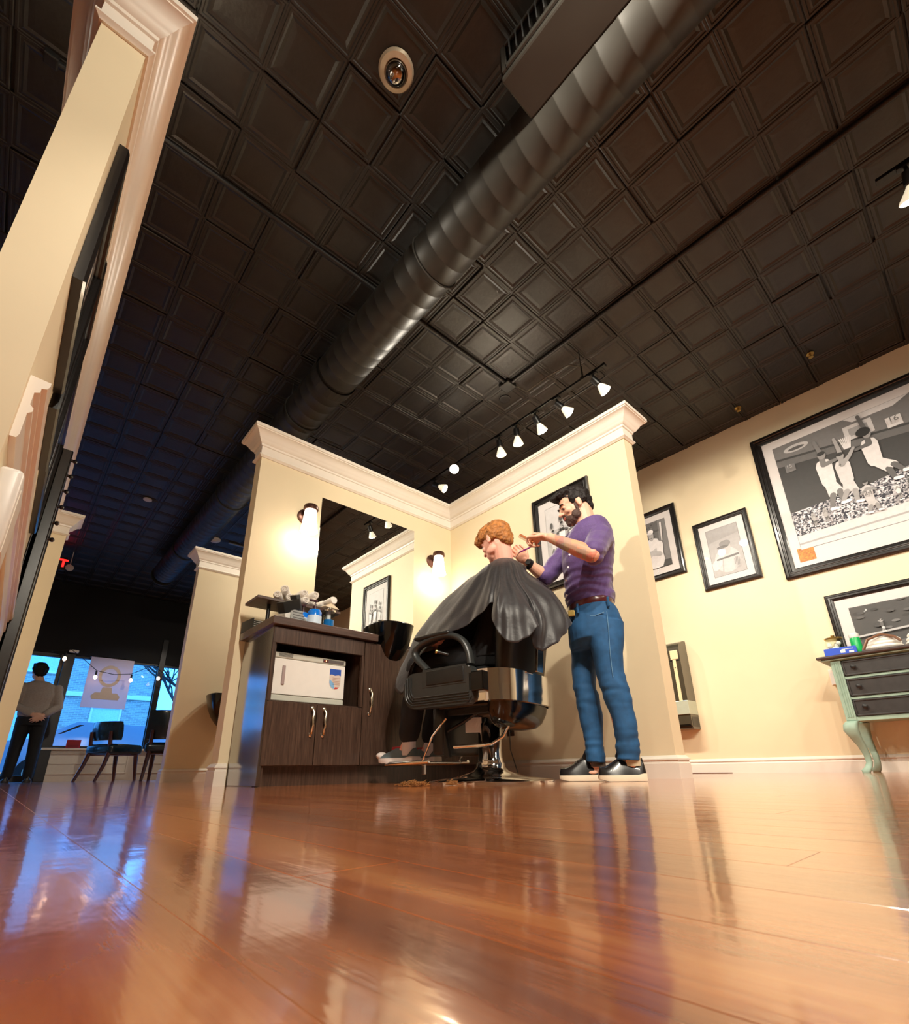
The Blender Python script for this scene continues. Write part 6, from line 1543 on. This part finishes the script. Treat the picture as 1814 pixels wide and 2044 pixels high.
for i in range(nc):
    for tt in range(SUBC):
        t = tt / SUBC
        c = [cmr(colp[i - 1][k], colp[i][k], colp[(i + 1) % nc][k], colp[(i + 2) % nc][k], t) for k in range(5)]
        row = []
        for k in range(4):
            for ss in range(SUBR):
                u_ = ss / SUBR; row.append(cmr(c[max(0, k - 1)], c[k], c[k + 1], c[min(4, k + 2)], u_))
        row.append(c[4]); grid.append(row)
n1, n2 = len(grid), len(grid[0])
b = B(); vv = []
for i, row in enumerate(grid):
    r_ = []
    for j, p in enumerate(row):
        f = j / (n2 - 1); out = Vector((p.x - nk.x, p.y - nk.y, 0)); out = out.normalized() if out.length > 1e-4 else Vector((1, 0, 0))
        amp = .012 * f * f + .003 * f
        q = p + out * (amp * (math.sin(i * 2 * PI / n1 * 9 + 3.5 * noise.noise(p * 4)) + .35 * math.sin(i * 2 * PI / n1 * 23 + 2 * noise.noise(p * 5))) ) + out * (.012 * f * noise.noise(p * 9)) + Vector((0, 0, .003 * math.sin(i * 1.1) * (f > .96)))
        r_.append(b.bm.verts.new(q))
    vv.append(r_)
for i in range(n1):
    for j in range(n2 - 1): b.bm.faces.new((vv[i][j], vv[(i + 1) % n1][j], vv[(i + 1) % n1][j + 1], vv[i][j + 1]))
M_cape = mat('black_nylon_cape', srgb(36, 34, 37), .50, var=.10, scale=6, bump=.5, bscale=22, dist=.006, sheen=.15)
cp = b.build('barber_cape', M_cape, smooth=True, auto=80)
so_ = cp.modifiers.new('thickness', 'SOLIDIFY'); so_.thickness = .0022; so_.offset = 0
tag(cp, 'large black nylon barber cape draped over the customer and the chair back', 'cape')

# ------------------------------------------------------------------ the man by the shop door
m2 = thing('person', 'dark-haired man in grey sweater seen from behind, standing by the shop door', 'person', (.29, 9.4, 0))
c_ = Vector((.30, 9.4, 0))
b = B()
F2, S2, U2 = frame3(Vector((-.25, 1, 0)))
hc2 = c_ + Vector((-.075, .02, 1.52)); W2 = head_prims(b, hc2, F2, S2, U2, 1.0)
limb(b, [hc2 - Vector((0, .01, .04)), c_ + Vector((-.03, 0, 1.36))], [.055, .060])
def rg(z, hx, hy, ox=0, oy=0): return [c_ + Vector((ox + hx * math.cos(a), oy + hy * math.sin(a), z)) for a in [i * 2 * PI / 24 for i in range(24)]]
b.rings([rg(1.38, .08, .07, -.03), rg(1.33, .17, .09, -.02), rg(1.2, .19, .11), rg(1.0, .16, .10), rg(.88, .165, .115), rg(.80, .165, .12)])
legs2 = [[c_ + Vector((sx * .085, 0, .85)), c_ + Vector((sx * .10, .01, .47)), c_ + Vector((sx * .11, -.01, .09))] for sx in (-1, 1)]
for q in legs2: limb(b, q, [.085, .058, .040])
arms2 = [[c_ + Vector((.19, 0, 1.29)), c_ + Vector((.25, -.05, 1.03)), c_ + Vector((.10, -.16, .90))], [c_ + Vector((-.19, 0, 1.29)), c_ + Vector((-.25, -.05, 1.03)), c_ + Vector((-.02, -.17, .90))]]
for k_, q in enumerate(arms2): limb(b, q, [.052, .042, .028]); hand(b, q[2], (q[2] - q[1]), Vector((0, 1, 0)), thumb_side=1 if k_ else -1)
bake(b, 'body', M_skin, m2, voxel=.007, smooth=2)
b = B(); b.rings([rg(1.39, .085, .078, -.03), rg(1.35, .17, .10, -.02), rg(1.2, .205, .125), rg(1.0, .19, .125), rg(.90, .185, .13), rg(.86, .17, .12)])
for q in arms2: limb(b, [q[0], q[1], q[1].lerp(q[2], .85)], [.070, .060, .045])
bake(b, 'sweater', mat('taupe_grey_sweater', srgb(168, 156, 148), .85, var=.08, scale=60, bump=.4, bscale=200), m2, voxel=.009, smooth=2, fn=lambda co, n_: noise.noise(Vector(co) * 10) * .008)
b = B(); b.rings([rg(.92, .17, .12), rg(.86, .178, .13), rg(.76, .17, .13)])
for q in legs2: limb(b, [q[0], q[1], q[2] + Vector((0, 0, .0))], [.100, .074, .062])
bake(b, 'trousers', M_trous, m2, voxel=.009, smooth=2)
M22 = Matrix((S2, F2, U2)).transposed(); b = B()
for (x, y, z, rx, ry, rz) in ((0, -.03, .05, .095, .10, .095), (0, -.07, 0, .082, .05, .07), (0, .02, .10, .08, .08, .045)): b.sph(W2(x, y, z), (rx, ry, rz), 16, rot=M22)
bake(b, 'hair', M_darkhair, m2, voxel=.006, smooth=1, fn=hair_noise(.012, 40))
for sx in (-1, 1): shoe(m2, c_ + Vector((sx * .125, .20, 0)), c_ + Vector((sx * .115, -.08, 0)), None, M_black, M_black, wd=.045, laces=False)

# ------------------------------------------------------------------ waiting chairs
M_tealleather = mat('dark_teal_leather', srgb(22, 44, 56), .25, var=.15, coat=.4)
M_mahog = mat('mahogany_legs', srgb(84, 38, 28), .35, var=.2, coat=.3)
def wchair(loc, rz, label, hb, low):
    t = thing('waiting_chair', label, 'chair', loc, (0, 0, rz), 'waiting chairs at the shop front')
    B().box((-.26, -.24, .36), (.26, .29, .51), .055, 4).build('seat', M_tealleather, t, smooth=True)
    bk_ = []
    for s_ in (-1, 1):
        pass
    R = []
    for z, th in ((low, .05), (low + .05, .075), ((low + hb) / 2, .085), (hb - .05, .075), (hb, .045)):
        R.append([(x, -.25 + .07 * (1 - (x / .26) ** 2) * -1 + .05 + (z - low) * -.12 + sy * th / 2, z + .0) for sy, xs in ((-1, (-.26, -.13, 0, .13, .26)), (1, (.26, .13, 0, -.13, -.26))) for x in xs])
    bo_ = B().rings(R).build('backrest', M_tealleather, t, smooth=True, auto=60)
    for i in (-.12, 0, .12):
        for z in (low + .1, (low + hb) / 2 + .03): B().sph((i, -.205 - (z - low) * .12 + .01, z), (.010, .006, .010), 8).build('tuft_button', M_tealleather, bo_)
    for sx in (-1, 1):
        B().tube([(sx * .19, -.24 - (hb - low) * .0, low + .12), (sx * .19, -.22, low - .02), (sx * .19, -.20, .42), (sx * .20, -.25, .22), (sx * .205, -.34, .0)], [.022, .026, .030, .026, .019], 8).build('rear_leg', M_mahog, t, smooth=True)
        B().tube([(sx * .20, .22, .40), (sx * .205, .24, .2), (sx * .21, .27, .0)], [.032, .026, .019], 8).build('front_leg', M_mahog, t, smooth=True)
    B().box((-.22, -.20, .35), (.22, .24, .385), .005).build('seat_rail', M_mahog, t)
    return t
wchair((1.30, 9.05, 0), -1.05, 'teal leather waiting chair turned sideways, nearest the shop window', .82, .56)
wchair((1.86, 8.35, 0), -.35, 'taller dark teal waiting chair seen from behind, against the partition edge', .95, .55)
# small red card and papers on the window sill
t = thing('red_card', 'red printed card standing on the window ledge below the banner', 'card', (.98, YF - .06, SILL))
B().box((-.10, 0, 0), (.10, .012, .14), .001, rot=Matrix.Rotation(.12, 3, 'X')).build('card', mat('red_card_print', srgb(170, 26, 40), .5, var=.05), t)
for k in range(5): B().box((-.08, -.006, .02 + k * .022), (.08, .0, .025 + k * .022)).build('printed_line', mat('dark_red_line', srgb(110, 14, 26), .5), t)
